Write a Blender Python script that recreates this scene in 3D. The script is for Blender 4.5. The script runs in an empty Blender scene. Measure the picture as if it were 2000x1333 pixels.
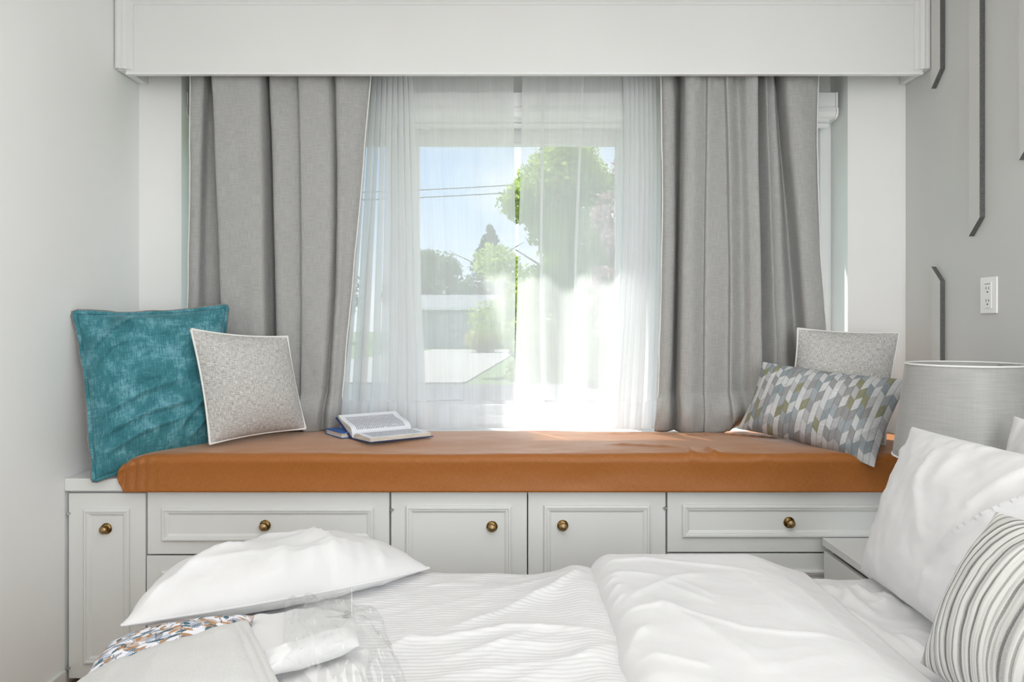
import bpy, bmesh, math, random
import numpy as np
from mathutils import Vector, Matrix
from math import sin, cos, pi, sqrt, radians

SC = bpy.context.scene
COL = SC.collection
F = 1500.0            # focal length in photograph pixels
ZC = 1.19             # lens height above the floor

def P(px, py, Y):
    """room point at distance Y that the photograph shows at pixel (px, py)"""
    return Vector(((px - 1000.0) * Y / F, Y, ZC - (py - 632.0) * Y / F))

def G(px, py, z):
    """point of the horizontal plane z seen at (px, py)"""
    Y = (ZC - z) * F / (py - 632.0)
    return ((px - 1000.0) * Y / F, Y)

# ------------------------------------------------------------------ camera
cam = bpy.data.cameras.new('camera')
cam.sensor_width = 36.0
cam.lens = F / 2000.0 * 36.0
cam.shift_y = -(666.5 - 632.0) / 2000.0
cam.clip_start = 0.05
cam.clip_end = 500
camo = bpy.data.objects.new('camera', cam)
camo.location = (0, 0, ZC)
camo.rotation_euler = (pi / 2, 0, 0)
COL.objects.link(camo)
SC.camera = camo

# ------------------------------------------------------------------ view / world / light
SC.view_settings.view_transform = 'Standard'
SC.view_settings.look = 'None'
SC.view_settings.gamma = 1.0
SC.view_settings.use_curve_mapping = False
SC.view_settings.exposure = 0.2
SC.cycles.transparent_max_bounces = 32
SC.cycles.max_bounces = 14
SC.cycles.diffuse_bounces = 8

world = bpy.data.worlds.new('sky')
SC.world = world
world.use_nodes = True
nt = world.node_tree
nt.nodes.clear()
tc = nt.nodes.new('ShaderNodeTexCoord')
sep = nt.nodes.new('ShaderNodeSeparateXYZ')
nt.links.new(tc.outputs['Generated'], sep.inputs[0])
grad = nt.nodes.new('ShaderNodeValToRGB')
nt.links.new(sep.outputs['Z'], grad.inputs[0])
e = grad.color_ramp.elements
e[0].position = 0.0; e[0].color = (0.80, 0.85, 0.90, 1)
e[1].position = 0.55; e[1].color = (0.16, 0.36, 0.80, 1)
x_ = grad.color_ramp.elements.new(0.2); x_.color = (0.42, 0.62, 0.92, 1)
mp = nt.nodes.new('ShaderNodeMapping')
mp.inputs['Scale'].default_value = (1.0, 1.0, 2.6)
mp.inputs['Location'].default_value = (0.35, 0.1, 0.45)
nt.links.new(tc.outputs['Generated'], mp.inputs[0])
cl = nt.nodes.new('ShaderNodeTexNoise')
cl.inputs['Scale'].default_value = 2.6
cl.inputs['Detail'].default_value = 7
cl.inputs['Roughness'].default_value = 0.55
nt.links.new(mp.outputs[0], cl.inputs['Vector'])
cr = nt.nodes.new('ShaderNodeValToRGB')
cr.color_ramp.elements[0].position = 0.40
cr.color_ramp.elements[1].position = 0.58
nt.links.new(cl.outputs[0], cr.inputs[0])
mx = nt.nodes.new('ShaderNodeMix'); mx.data_type = 'RGBA'
nt.links.new(cr.outputs[0], mx.inputs[0])
nt.links.new(grad.outputs[0], mx.inputs[6])
mx.inputs[7].default_value = (0.95, 0.97, 1.0, 1)
bg = nt.nodes.new('ShaderNodeBackground')
bg.inputs['Strength'].default_value = 1.5
nt.links.new(mx.outputs[2], bg.inputs['Color'])
wo = nt.nodes.new('ShaderNodeOutputWorld')
nt.links.new(bg.outputs[0], wo.inputs[0])

def light(name, kind, loc, direction, energy, size=None, size_y=None, color=(1, 1, 1), angle=None):
    l = bpy.data.lights.new(name, kind)
    l.energy = energy
    l.color = color
    if kind == 'AREA':
        l.shape = 'RECTANGLE'; l.size = size; l.size_y = size_y
    if angle: l.angle = angle
    o = bpy.data.objects.new(name, l)
    o.location = loc
    o.rotation_euler = Vector(direction).to_track_quat('-Z', 'Y').to_euler()
    COL.objects.link(o)
    return o

light('sun', 'SUN', (-6, 12, 14), (0.62, -1.0, -1.9), 9.0, color=(1.0, 0.97, 0.92), angle=radians(0.6))
# added area lights that fill the room from overhead and from behind the camera
light('overhead_fill', 'AREA', (0.1, 0.7, 2.40), (0, 0, -1), 17, 2.2, 2.2, (1.0, 0.985, 0.96))
light('rear_fill', 'AREA', (1.0, -1.3, 1.5), (-0.95, 1, 0.0), 58, 1.6, 1.8, (0.95, 0.98, 1.0))

# ------------------------------------------------------------------ helpers: properties
def tag(o, label=None, cat=None, group=None, kind=None):
    if label: o['label'] = label
    if cat: o['category'] = cat
    if group: o['group'] = group
    if kind: o['kind'] = kind
    return o

def thing(name, label, cat, loc=(0, 0, 0), group=None):
    o = bpy.data.objects.new(name, None)
    o.empty_display_size = 0.05
    o.location = loc
    COL.objects.link(o)
    return tag(o, label, cat, group)

def link(name, me, mats, parent=None, smooth=False):
    o = bpy.data.objects.new(name, me)
    if not isinstance(mats, (list, tuple)): mats = [mats]
    for m in mats: me.materials.append(m)
    if smooth:
        me.polygons.foreach_set('use_smooth', [True] * len(me.polygons))
    COL.objects.link(o)
    if parent is not None:
        o.parent = parent
        o.matrix_parent_inverse = Matrix.Translation(-world_loc(parent))
    return o

def world_loc(o):
    v = Vector(o.location)
    p = o.parent
    if p is None: return v
    return Vector((0, 0, 0))      # mesh children carry world coordinates, their frame is the world's

def mesh(name, V, Fc):
    me = bpy.data.meshes.new(name)
    me.from_pydata([tuple(v) for v in V], [], Fc)
    me.update()
    return me

class MB:
    """collects solids and links them as one mesh"""
    def __init__(s): s.V = []; s.F = []; s.M = []
    def add(s, V, Fc, m=0):
        n = len(s.V)
        s.V += [tuple(v) for v in V]
        s.F += [tuple(i + n for i in f) for f in Fc]
        s.M += [m] * len(Fc)
        return s
    def box(s, x0, x1, y0, y1, z0, z1, m=0):
        V = [(x, y, z) for z in (z0, z1) for y in (y0, y1) for x in (x0, x1)]
        return s.add(V, [(0, 2, 3, 1), (4, 5, 7, 6), (0, 1, 5, 4), (2, 6, 7, 3), (0, 4, 6, 2), (1, 3, 7, 5)], m)
    def tube(s, pts, r, n=8, m=0, cap=True):
        pts = [Vector(p) for p in pts]
        if not isinstance(r, (list, tuple)): r = [r] * len(pts)
        rings = []
        up = Vector((0, 0, 1))
        for i, p in enumerate(pts):
            t = (pts[min(i + 1, len(pts) - 1)] - pts[max(i - 1, 0)]).normalized()
            a = t.cross(up)
            if a.length < 1e-3: a = t.cross(Vector((1, 0, 0)))
            a.normalize(); b = t.cross(a)
            rings.append([p + (a * cos(2 * pi * k / n) + b * sin(2 * pi * k / n)) * r[i] for k in range(n)])
        V = [v for q in rings for v in q]
        Fc = []
        for i in range(len(pts) - 1):
            for k in range(n):
                k2 = (k + 1) % n
                Fc.append((i * n + k, i * n + k2, (i + 1) * n + k2, (i + 1) * n + k))
        if cap:
            Fc.append(tuple(range(n - 1, -1, -1)))
            Fc.append(tuple((len(pts) - 1) * n + k for k in range(n)))
        return s.add(V, Fc, m)
    def lathe(s, c, axis, prof, n=20, m=0):
        """prof: (radius, distance along axis)"""
        c = Vector(c); ax = Vector(axis).normalized()
        a = ax.orthogonal().normalized(); b = ax.cross(a)
        V = []; Fc = []
        for r, d in prof:
            for k in range(n):
                V.append(c + ax * d + (a * cos(2 * pi * k / n) + b * sin(2 * pi * k / n)) * max(r, 1e-5))
        for i in range(len(prof) - 1):
            for k in range(n):
                k2 = (k + 1) % n
                Fc.append((i * n + k, i * n + k2, (i + 1) * n + k2, (i + 1) * n + k))
        return s.add(V, Fc, m)
    def prism(s, poly, vec, m=0):
        """closed polygon of points extruded by vec"""
        n = len(poly); vec = Vector(vec)
        V = [Vector(p) for p in poly] + [Vector(p) + vec for p in poly]
        Fc = [tuple(range(n - 1, -1, -1)), tuple(range(n, 2 * n))]
        for i in range(n):
            j = (i + 1) % n
            Fc.append((i, j, j + n, i + n))
        return s.add(V, Fc, m)
    def frame(s, x0, x1, z0, z1, yf, prof, m=0, sides='bltr'):
        """mitred moulding around a rectangle on a face at y=yf; prof: (inset, stand-off)"""
        n = len(prof); V = []; Fc = []
        for ins, h in prof:
            V += [(x0 + ins, yf - h, z0 + ins), (x1 - ins, yf - h, z0 + ins), (x1 - ins, yf - h, z1 - ins), (x0 + ins, yf - h, z1 - ins)]
        for i in range(n - 1):
            for k in range(4):
                k2 = (k + 1) % 4
                Fc.append((i * 4 + k, i * 4 + k2, (i + 1) * 4 + k2, (i + 1) * 4 + k))
        return s.add(V, Fc, m)
    def build(s, name, mats, parent=None, smooth=False, bevel=0.0, kind=None, auto=None):
        me = mesh(name, s.V, s.F)
        me.polygons.foreach_set('material_index', s.M)
        bm = bmesh.new(); bm.from_mesh(me)
        bmesh.ops.recalc_face_normals(bm, faces=bm.faces)
        bm.to_mesh(me); bm.free()
        o = link(name, me, mats, parent, smooth)
        if auto:
            me.polygons.foreach_set('use_smooth', [True] * len(me.polygons))
            md = o.modifiers.new('edges', 'EDGE_SPLIT'); md.split_angle = radians(auto)
        if bevel:
            b = o.modifiers.new('bevel', 'BEVEL'); b.width = bevel; b.segments = 2; b.limit_method = 'ANGLE'; b.angle_limit = radians(40)
        if kind: o['kind'] = kind
        return o

def grid_mesh(name, X, Y, Z, U=None, W=None):
    """mesh from 2-D arrays of coordinates with UVs"""
    ny, nx = X.shape
    V = np.stack([X, Y, Z], -1).reshape(-1, 3)
    i = np.arange(ny * nx).reshape(ny, nx)
    q = np.stack([i[:-1, :-1], i[:-1, 1:], i[1:, 1:], i[1:, :-1]], -1).reshape(-1, 4)
    me = bpy.data.meshes.new(name)
    me.vertices.add(len(V)); me.vertices.foreach_set('co', V.astype(np.float32).ravel())
    me.loops.add(q.size); me.loops.foreach_set('vertex_index', q.ravel().astype(np.int32))
    me.polygons.add(len(q))
    me.polygons.foreach_set('loop_start', np.arange(0, q.size, 4, dtype=np.int32))
    me.polygons.foreach_set('use_smooth', np.ones(len(q), bool))
    if U is not None:
        uv = me.uv_layers.new(name='UVMap')
        uv.data.foreach_set('uv', np.stack([U.ravel()[q.ravel()], W.ravel()[q.ravel()]], -1).astype(np.float32).ravel())
    me.update(calc_edges=True); me.validate()
    return me

# ------------------------------------------------------------------ helpers: noise and interpolation
def _h(ix, iy, seed):
    n = (ix.astype(np.int64) * 374761393 + iy.astype(np.int64) * 668265263 + seed * 982451653) & 0xffffffff
    n = ((n ^ (n >> 13)) * 1274126177) & 0xffffffff
    n = n ^ (n >> 16)
    return (n & 0xffff) / 65535.0
def vnoise(x, y, seed=0):
    x = np.asarray(x, float); y = np.asarray(y, float)
    x, y = np.broadcast_arrays(x, y)
    ix = np.floor(x); iy = np.floor(y)
    fx = x - ix; fy = y - iy
    fx = fx ** 3 * (fx * (fx * 6 - 15) + 10); fy = fy ** 3 * (fy * (fy * 6 - 15) + 10)
    a = _h(ix, iy, seed); b = _h(ix + 1, iy, seed); c = _h(ix, iy + 1, seed); d = _h(ix + 1, iy + 1, seed)
    return (a + (b - a) * fx) * (1 - fy) + (c + (d - c) * fx) * fy - 0.5
def fbm(x, y, seed=0, o=4, g=0.5):
    r = 0; a = 1.0
    for k in range(o):
        r = r + a * vnoise(x * 2 ** k, y * 2 ** k, seed + k * 17); a *= g
    return r
def ridge(x, y, seed=0, o=3, g=0.5):
    r = 0; a = 1.0
    for k in range(o):
        r = r + a * (1 - 3.2 * np.abs(vnoise(x * 2 ** k, y * 2 ** k, seed + k * 13))); a *= g
    return r
def catmull(C, t):
    """C: (n,k) control rows, t in [0, n-1]"""
    n = len(C)
    i = np.clip(np.floor(t).astype(int), 0, n - 2)
    f = (t - i)[:, None]
    p0 = C[np.clip(i - 1, 0, n - 1)]; p1 = C[i]; p2 = C[i + 1]; p3 = C[np.clip(i + 2, 0, n - 1)]
    return 0.5 * (2 * p1 + (p2 - p0) * f + (2 * p0 - 5 * p1 + 4 * p2 - p3) * f ** 2 + (3 * p1 - p0 - 3 * p2 + p3) * f ** 3)
def crease(X, Y, pts, w, amp):
    """a creased ridge along a polyline on a sheet, fading at its ends"""
    best = np.full(X.shape, 1e9); par = np.zeros(X.shape); L = 0; seg = []
    for a, b in zip(pts[:-1], pts[1:]):
        seg.append((a, b, L)); L += math.hypot(b[0] - a[0], b[1] - a[1])
    side = np.zeros(X.shape)
    for a, b, l0 in seg:
        dx, dy = b[0] - a[0], b[1] - a[1]; l2 = dx * dx + dy * dy
        t = np.clip(((X - a[0]) * dx + (Y - a[1]) * dy) / l2, 0, 1)
        d = np.hypot(X - a[0] - t * dx, Y - a[1] - t * dy)
        s = np.sign((X - a[0]) * dy - (Y - a[1]) * dx)
        m = d < best
        best = np.where(m, d, best); par = np.where(m, (l0 + t * sqrt(l2)) / L, par); side = np.where(m, s, side)
    fade = np.clip(np.minimum(par, 1 - par) * 5, 0, 1)
    wl = np.where(side > 0, w, w * 3.0)
    return amp * fade * np.exp(-(best / wl))

# ------------------------------------------------------------------ helpers: materials
class Mat:
    def __init__(s, name, color=(0.8, 0.8, 0.8), rough=0.6, metal=0.0, spec=0.5, sheen=0.0):
        s.m = bpy.data.materials.new(name); s.m.use_nodes = True
        s.t = s.m.node_tree; s.b = s.t.nodes['Principled BSDF']
        s.b.inputs['Base Color'].default_value = (*color, 1)
        s.b.inputs['Roughness'].default_value = rough
        s.b.inputs['Metallic'].default_value = metal
        s.b.inputs['Specular IOR Level'].default_value = spec
        if sheen:
            s.b.inputs['Sheen Weight'].default_value = sheen
            s.b.inputs['Sheen Roughness'].default_value = 0.4
        s.c = None
    def n(s, k): return s.t.nodes.new('ShaderNode' + k)
    def put(s, v, sock):
        if isinstance(v, (int, float)): sock.default_value = v
        elif isinstance(v, tuple): sock.default_value = v if len(v) == len(sock.default_value) else (*v, 1)
        else: s.t.links.new(v, sock)
    def coord(s, which='UV'):
        if s.c is None: s.c = s.n('TexCoord')
        return s.c.outputs[which]
    def map(s, vec, scale=(1, 1, 1), rot=(0, 0, 0), loc=(0, 0, 0)):
        m = s.n('Mapping'); s.t.links.new(vec, m.inputs[0])
        m.inputs['Scale'].default_value = scale; m.inputs['Rotation'].default_value = rot; m.inputs['Location'].default_value = loc
        return m.outputs[0]
    def noise(s, vec, scale=5, detail=3, rough=0.5, dist=0.0):
        n = s.n('TexNoise'); s.t.links.new(vec, n.inputs['Vector'])
        n.inputs['Scale'].default_value = scale; n.inputs['Detail'].default_value = detail
        n.inputs['Roughness'].default_value = rough; n.inputs['Distortion'].default_value = dist
        return n.outputs[0]
    def math(s, op, a, b=0.0, c=0.0):
        n = s.n('Math'); n.operation = op
        s.put(a, n.inputs[0]); s.put(b, n.inputs[1]); s.put(c, n.inputs[2])
        return n.outputs[0]
    def ramp(s, fac, stops, interp='LINEAR'):
        n = s.n('ValToRGB'); n.color_ramp.interpolation = interp
        el = n.color_ramp.elements
        while len(el) < len(stops): el.new(0.5)
        for q, (p, c) in zip(el, stops):
            q.position = p; q.color = (*c, 1) if isinstance(c, tuple) else (c, c, c, 1)
        s.t.links.new(fac, n.inputs[0])
        return n.outputs[0]
    def mix(s, fac, a, b, blend='MIX'):
        n = s.n('Mix'); n.data_type = 'RGBA'; n.blend_type = blend
        s.put(fac, n.inputs[0]); s.put(a, n.inputs[6]); s.put(b, n.inputs[7])
        return n.outputs[2]
    def xyz(s, vec):
        n = s.n('SeparateXYZ'); s.t.links.new(vec, n.inputs[0]); return n.outputs
    def comb(s, x, y, z=0.0):
        n = s.n('CombineXYZ'); s.put(x, n.inputs[0]); s.put(y, n.inputs[1]); s.put(z, n.inputs[2]); return n.outputs[0]
    def bump(s, h, strength=0.3, dist=0.002):
        n = s.n('Bump'); n.inputs['Strength'].default_value = strength; n.inputs['Distance'].default_value = dist
        s.t.links.new(h, n.inputs['Height']); s.t.links.new(n.outputs[0], s.b.inputs['Normal'])
    def color(s, c): s.put(c, s.b.inputs['Base Color'])

def paint(name, col, rough=0.5, scale=60, bs=0.08, coord='Object'):
    m = Mat(name, col, rough, spec=0.35)
    n = m.noise(m.coord(coord), scale, 4, 0.6)
    k = m.noise(m.coord(coord), 2.2, 3, 0.5)
    c2 = tuple(v * 0.965 for v in col)
    m.color(m.mix(m.ramp(k, [(0.35, 0.0), (0.7, 1.0)]), col, c2))
    m.bump(n, bs, 0.002)
    return m.m

def weave(name, c1, c2, fx=900, fy=900, rough=0.9, bs=0.4, sheen=0.0, blot=0.0, long=14):
    """woven cloth: threads both ways, uv in metres"""
    m = Mat(name, c1, rough, spec=0.15, sheen=sheen)
    uv = m.coord('UV')
    a = m.noise(m.map(uv, (fx, fy / long, 1)), 1, 2, 0.6)
    b = m.noise(m.map(uv, (fx / long, fy, 1), loc=(3, 7, 0)), 1, 2, 0.6)
    h = m.math('ADD', a, b)
    f = m.ramp(m.math('MULTIPLY', h, 0.5), [(0.36, 0.0), (0.64, 1.0)])
    col = m.mix(f, c1, c2)
    if blot:
        k = m.noise(m.map(uv, (7, 7, 1)), 1, 3, 0.6)
        col = m.mix(m.ramp(k, [(0.35, 0.0), (0.65, blot)]), col, tuple(v * 0.7 for v in c1))
    m.color(col)
    m.bump(h, bs, 0.0015)
    return m

M = {}
M['wall_white'] = paint('wall_white_paint', (0.87, 0.88, 0.877), 0.65, 90, 0.06)
M['wall_grey'] = paint('wall_grey_paint', (0.64, 0.65, 0.64), 0.6, 90, 0.06)
M['ceiling'] = paint('ceiling_paint', (0.86, 0.86, 0.85), 0.8)
M['joinery'] = paint('joinery_white_paint', (0.73, 0.745, 0.74), 0.42, 40, 0.05)
M['pelmet'] = paint('pelmet_white_paint', (0.78, 0.79, 0.785), 0.5, 40, 0.05)
M['vinyl'] = paint('window_vinyl', (0.86, 0.87, 0.88), 0.3, 30, 0.0)
M['batten_face'] = paint('batten_face_paint', (0.63, 0.63, 0.62), 0.55, 80, 0.08)
def _raw():
    m = Mat('batten_raw_edge', (0.10, 0.105, 0.10), 0.9, spec=0.1)
    n = m.noise(m.coord('Object'), 260, 3, 0.7)
    m.color(m.ramp(n, [(0.3, (0.085, 0.088, 0.085)), (0.7, (0.17, 0.175, 0.17))]))
    return m.m
M['batten_edge'] = _raw()
def _brass():
    m = Mat('antique_brass', (0.3, 0.2, 0.08), 0.32, 1.0)
    n = m.noise(m.coord('Object'), 130, 3, 0.6)
    m.color(m.ramp(n, [(0.35, (0.10, 0.06, 0.025)), (0.65, (0.42, 0.28, 0.11))]))
    return m.m
M['brass'] = _brass()
M['brass_light'] = Mat('polished_brass_tip', (0.40, 0.28, 0.14), 0.42, 1.0).m
M['steel'] = Mat('hinge_steel', (0.55, 0.56, 0.56), 0.3, 0.9).m
M['dark'] = Mat('dark_recess', (0.03, 0.03, 0.03), 0.8).m
M['plastic_white'] = Mat('white_plastic', (0.90, 0.90, 0.90), 0.3).m
def _floor():
    m = Mat('oak_floor', (0.4, 0.28, 0.18), 0.45)
    v = m.coord('Object')
    n = m.noise(m.map(v, (3, 40, 1)), 1, 5, 0.6)
    m.color(m.ramp(n, [(0.3, (0.30, 0.20, 0.12)), (0.7, (0.48, 0.34, 0.22))]))
    return m.m
M['floor'] = _floor()

# linen curtains
M['linen'] = weave('grey_linen', (0.345, 0.348, 0.342), (0.46, 0.464, 0.458), 420, 420, 0.9, 0.25, blot=0.06, long=18).m
# sheer voile: thin white threads with open gaps between them
def _sheer(name, cover, col=(0.92, 0.93, 0.94)):
    m = bpy.data.materials.new(name); m.use_nodes = True
    t = m.node_tree; t.nodes.clear()
    out = t.nodes.new('ShaderNodeOutputMaterial')
    tr = t.nodes.new('ShaderNodeBsdfTransparent')
    d = t.nodes.new('ShaderNodeBsdfDiffuse'); d.inputs[0].default_value = (*col, 1)
    l = t.nodes.new('ShaderNodeBsdfTranslucent'); l.inputs[0].default_value = (*col, 1)
    a = t.nodes.new('ShaderNodeMixShader'); a.inputs[0].default_value = 0.5
    t.links.new(d.outputs[0], a.inputs[1]); t.links.new(l.outputs[0], a.inputs[2])
    b = t.nodes.new('ShaderNodeMixShader')
    uv = t.nodes.new('ShaderNodeTexCoord'); mp = t.nodes.new('ShaderNodeMapping'); mp.inputs['Scale'].default_value = (90, 3, 1)
    t.links.new(uv.outputs['UV'], mp.inputs[0])
    n = t.nodes.new('ShaderNodeTexNoise'); n.inputs['Scale'].default_value = 1; t.links.new(mp.outputs[0], n.inputs['Vector'])
    r = t.nodes.new('ShaderNodeMapRange'); r.inputs[3].default_value = cover - 0.025; r.inputs[4].default_value = cover + 0.025
    r.inputs[1].default_value = 0.3; r.inputs[2].default_value = 0.7
    t.links.new(n.outputs[0], r.inputs[0]); t.links.new(r.outputs[0], b.inputs[0])
    t.links.new(tr.outputs[0], b.inputs[1]); t.links.new(a.outputs[0], b.inputs[2])
    t.links.new(b.outputs[0], out.inputs[0])
    return m
M['sheer'] = _sheer('white_voile', 0.64)
M['sheer_hem'] = _sheer('white_voile_hem', 0.72)
# clear glass / plastic
def _clear(name, tint=(0.97, 0.985, 0.98), gloss=0.08, rough=0.02):
    m = bpy.data.materials.new(name); m.use_nodes = True
    t = m.node_tree; t.nodes.clear()
    out = t.nodes.new('ShaderNodeOutputMaterial')
    tr = t.nodes.new('ShaderNodeBsdfTransparent'); tr.inputs[0].default_value = (*tint, 1)
    g = t.nodes.new('ShaderNodeBsdfGlossy'); g.inputs['Roughness'].default_value = rough
    b = t.nodes.new('ShaderNodeMixShader'); b.inputs[0].default_value = gloss
    t.links.new(tr.outputs[0], b.inputs[1]); t.links.new(g.outputs[0], b.inputs[2]); t.links.new(b.outputs[0], out.inputs[0])
    return m
M['glass'] = _clear('window_glass', gloss=0.04)
M['film'] = _clear('clear_plastic_film', (0.985, 0.988, 0.985), 0.15, 0.16)
# orange cushion cover
def _orange():
    m = weave('burnt_orange_cotton', (0.285, 0.088, 0.010), (0.385, 0.134, 0.020), 700, 700, 0.62, 0.3, sheen=0.55, long=10)
    m.b.inputs['Specular IOR Level'].default_value = 0.4
    m.b.inputs['Roughness'].default_value = 0.42
    m.b.inputs['Sheen Tint'].default_value = (1.0, 0.82, 0.70, 1)
    return m.m
M['orange'] = _orange()
def _teal():
    m = Mat('teal_velvet', (0.05, 0.25, 0.3), 0.75, spec=0.2, sheen=0.5)
    m.b.inputs['Sheen Tint'].default_value = (0.55, 0.85, 0.95, 1)
    uv = m.coord('UV')
    a = m.noise(m.map(uv, (13, 13, 1)), 1, 5, 0.7, 0.4)
    b = m.noise(m.map(uv, (260, 24, 1)), 1, 3, 0.7)
    c = m.noise(m.map(uv, (30, 260, 1)), 1, 3, 0.7)
    f = m.math('ADD', m.math('MULTIPLY', a, 0.9), m.math('ADD', m.math('MULTIPLY', b, 0.5), m.math('MULTIPLY', c, 0.3)))
    m.color(m.ramp(f, [(0.60, (0.020, 0.110, 0.140)), (0.85, (0.052, 0.210, 0.25)), (1.10, (0.16, 0.375, 0.45))]))  # lightest stop paints in the velvet's highlights
    m.bump(m.math('ADD', b, c), 0.35, 0.0015)
    return m.m
M['teal'] = _teal()
M['taupe'] = weave('taupe_backing', (0.20, 0.185, 0.175), (0.30, 0.28, 0.265), 500, 500).m
M['tweed'] = weave('grey_slub_weave', (0.30, 0.297, 0.288), (0.76, 0.75, 0.73), 480, 480, 0.95, 0.9, long=8).m
M['piping'] = weave('white_piping_cord', (0.72, 0.72, 0.70), (0.88, 0.88, 0.86), 500, 500).m
def _white(name, col=(0.715, 0.715, 0.725), bs=0.12, stripes=0, rough=0.8):
    m = Mat(name, col, rough, spec=0.2, sheen=0.1)
    uv = m.coord('UV')
    h = m.noise(m.map(uv, (38, 38, 1)), 1, 5, 0.62)
    h = m.math('MULTIPLY', h, 0.6)
    if stripes:
        u = m.xyz(uv)
        w = m.math('ADD', m.math('MULTIPLY', u[1], stripes), m.math('MULTIPLY', m.noise(m.map(uv, (7, 9, 1)), 1, 2, 0.5), 2.2))
        sn = m.math('SINE', w)
        h = m.math('ADD', h, m.math('MULTIPLY', sn, 0.28))
    m.bump(h, bs, 0.006)
    return m.m
M['white_cotton'] = _white('white_cotton', bs=0.16)
M['white_sheet'] = _white('white_percale', bs=0.14)
M['white_satin'] = _white('white_satin_stripe', stripes=430, bs=0.22, rough=0.55)
def _terry():
    m = Mat('white_terry', (0.76, 0.76, 0.75), 0.95, spec=0.05, sheen=0.3)
    uv = m.coord('UV')
    h = m.noise(m.map(uv, (420, 420, 1)), 1, 4, 0.8)
    m.color(m.ramp(h, [(0.3, (0.64, 0.64, 0.63)), (0.7, (0.82, 0.82, 0.81))]))
    m.bump(h, 0.8, 0.004)
    return m.m
M['terry'] = _terry()
def _stripe():
    m = Mat('grey_stripe_knit', (0.7, 0.7, 0.68), 0.95, spec=0.05)
    uv = m.coord('UV'); u = m.xyz(uv)
    wob = m.math('MULTIPLY', m.noise(m.map(uv, (5, 5, 1)), 1, 2, 0.5), 0.018)
    x = m.math('ADD', u[0], wob)
    n1 = m.noise(m.comb(m.math('MULTIPLY', x, 62), m.math('MULTIPLY', u[1], 2.0)), 1, 3, 0.6)
    n2 = m.noise(m.map(uv, (240, 900, 1)), 1, 2, 0.7)
    thin = m.math('SINE', m.math('MULTIPLY', x, 2 * pi / 0.026))
    thin = m.ramp(m.math('MULTIPLY_ADD', thin, 0.5, 0.5), [(0.80, 0.0), (0.97, 1.0)])
    f = m.math('ADD', m.ramp(n1, [(0.42, 0.0), (0.62, 0.7)]), m.math('MULTIPLY', thin, 0.75))
    f = m.math('MULTIPLY', f, m.ramp(n2, [(0.25, 0.55), (0.65, 1.0)]))
    m.color(m.mix(f, (0.80, 0.80, 0.775), (0.20, 0.20, 0.195)))
    m.bump(m.math('SUBTRACT', m.math('MULTIPLY', n2, 0.5), thin), 0.6, 0.003)
    return m.m
M['stripe'] = _stripe()
def _hexes():
    m = Mat('slanted_block_weave', (0.5, 0.5, 0.5), 0.9, spec=0.1)
    uv = m.coord('UV'); u = m.xyz(uv)          # u 0..1 along the width, v 0..1 up
    N, R = 25.0, 7.6
    cx = m.math('MULTIPLY', u[0], N)
    col = m.math('FLOOR', cx); fx = m.math('FRACT', cx)
    par = m.math('MODULO', col, 2.0)
    tri = m.math('ABSOLUTE', m.math('SUBTRACT', fx, par))   # up in one column, down in the next
    half = m.math('FLOOR', m.math('MULTIPLY', col, 0.5))
    sh = m.math('MULTIPLY', m.math('MODULO', half, 3.0), 0.5)
    rv = m.math('ADD', m.math('ADD', m.math('MULTIPLY', u[1], R), m.math('MULTIPLY', tri, 0.42)), sh)
    row = m.math('FLOOR', rv); fr = m.math('FRACT', rv)
    wn = m.n('TexWhiteNoise'); wn.noise_dimensions = '2D'
    m.t.links.new(m.comb(m.math('MULTIPLY', col, 1.37), m.math('MULTIPLY', row, 2.11)), wn.inputs['Vector'])
    fac = m.math('FRACT', m.math('ADD', m.math('ADD', m.math('MULTIPLY', row, 0.43), m.math('MULTIPLY', col, 0.29)), m.math('MULTIPLY', wn.outputs[0], 0.34)))
    base = m.ramp(fac, [(0.0, (0.76, 0.78, 0.80)), (0.30, (0.36, 0.41, 0.46)), (0.44, (0.54, 0.54, 0.57)),
                                  (0.58, (0.24, 0.31, 0.355)), (0.70, (0.82, 0.84, 0.86)), (0.80, (0.29, 0.29, 0.30)), (0.90, (0.24, 0.245, 0.095))], 'CONSTANT')
    th = m.noise(m.map(uv, (12, 420, 1)), 1, 2, 0.7)
    th2 = m.noise(m.map(uv, (300, 10, 1)), 1, 2, 0.7)
    edge = m.ramp(m.math('ABSOLUTE', m.math('SUBTRACT', fx, 0.5)), [(0.40, 0.0), (0.5, 0.75)])
    c = m.mix(m.ramp(th, [(0.3, 0.0), (0.7, 0.6)]), base, (0.16, 0.16, 0.15))
    c = m.mix(m.ramp(th2, [(0.3, 0.0), (0.7, 0.25)]), c, (0.75, 0.75, 0.75))
    fine = m.ramp(m.math('MULTIPLY_ADD', m.math('SINE', m.math('MULTIPLY', fx, 2 * pi * 4)), 0.5, 0.5), [(0.45, 0.0), (0.8, 0.18)])
    c = m.mix(fine, c, (0.13, 0.135, 0.13))
    c = m.mix(m.math('MULTIPLY', edge, 0.6), c, (0.12, 0.105, 0.09))
    m.color(c)
    m.bump(m.math('SUBTRACT', th, edge), 0.5, 0.002)
    return m.m
M['hexes'] = _hexes()
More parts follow.
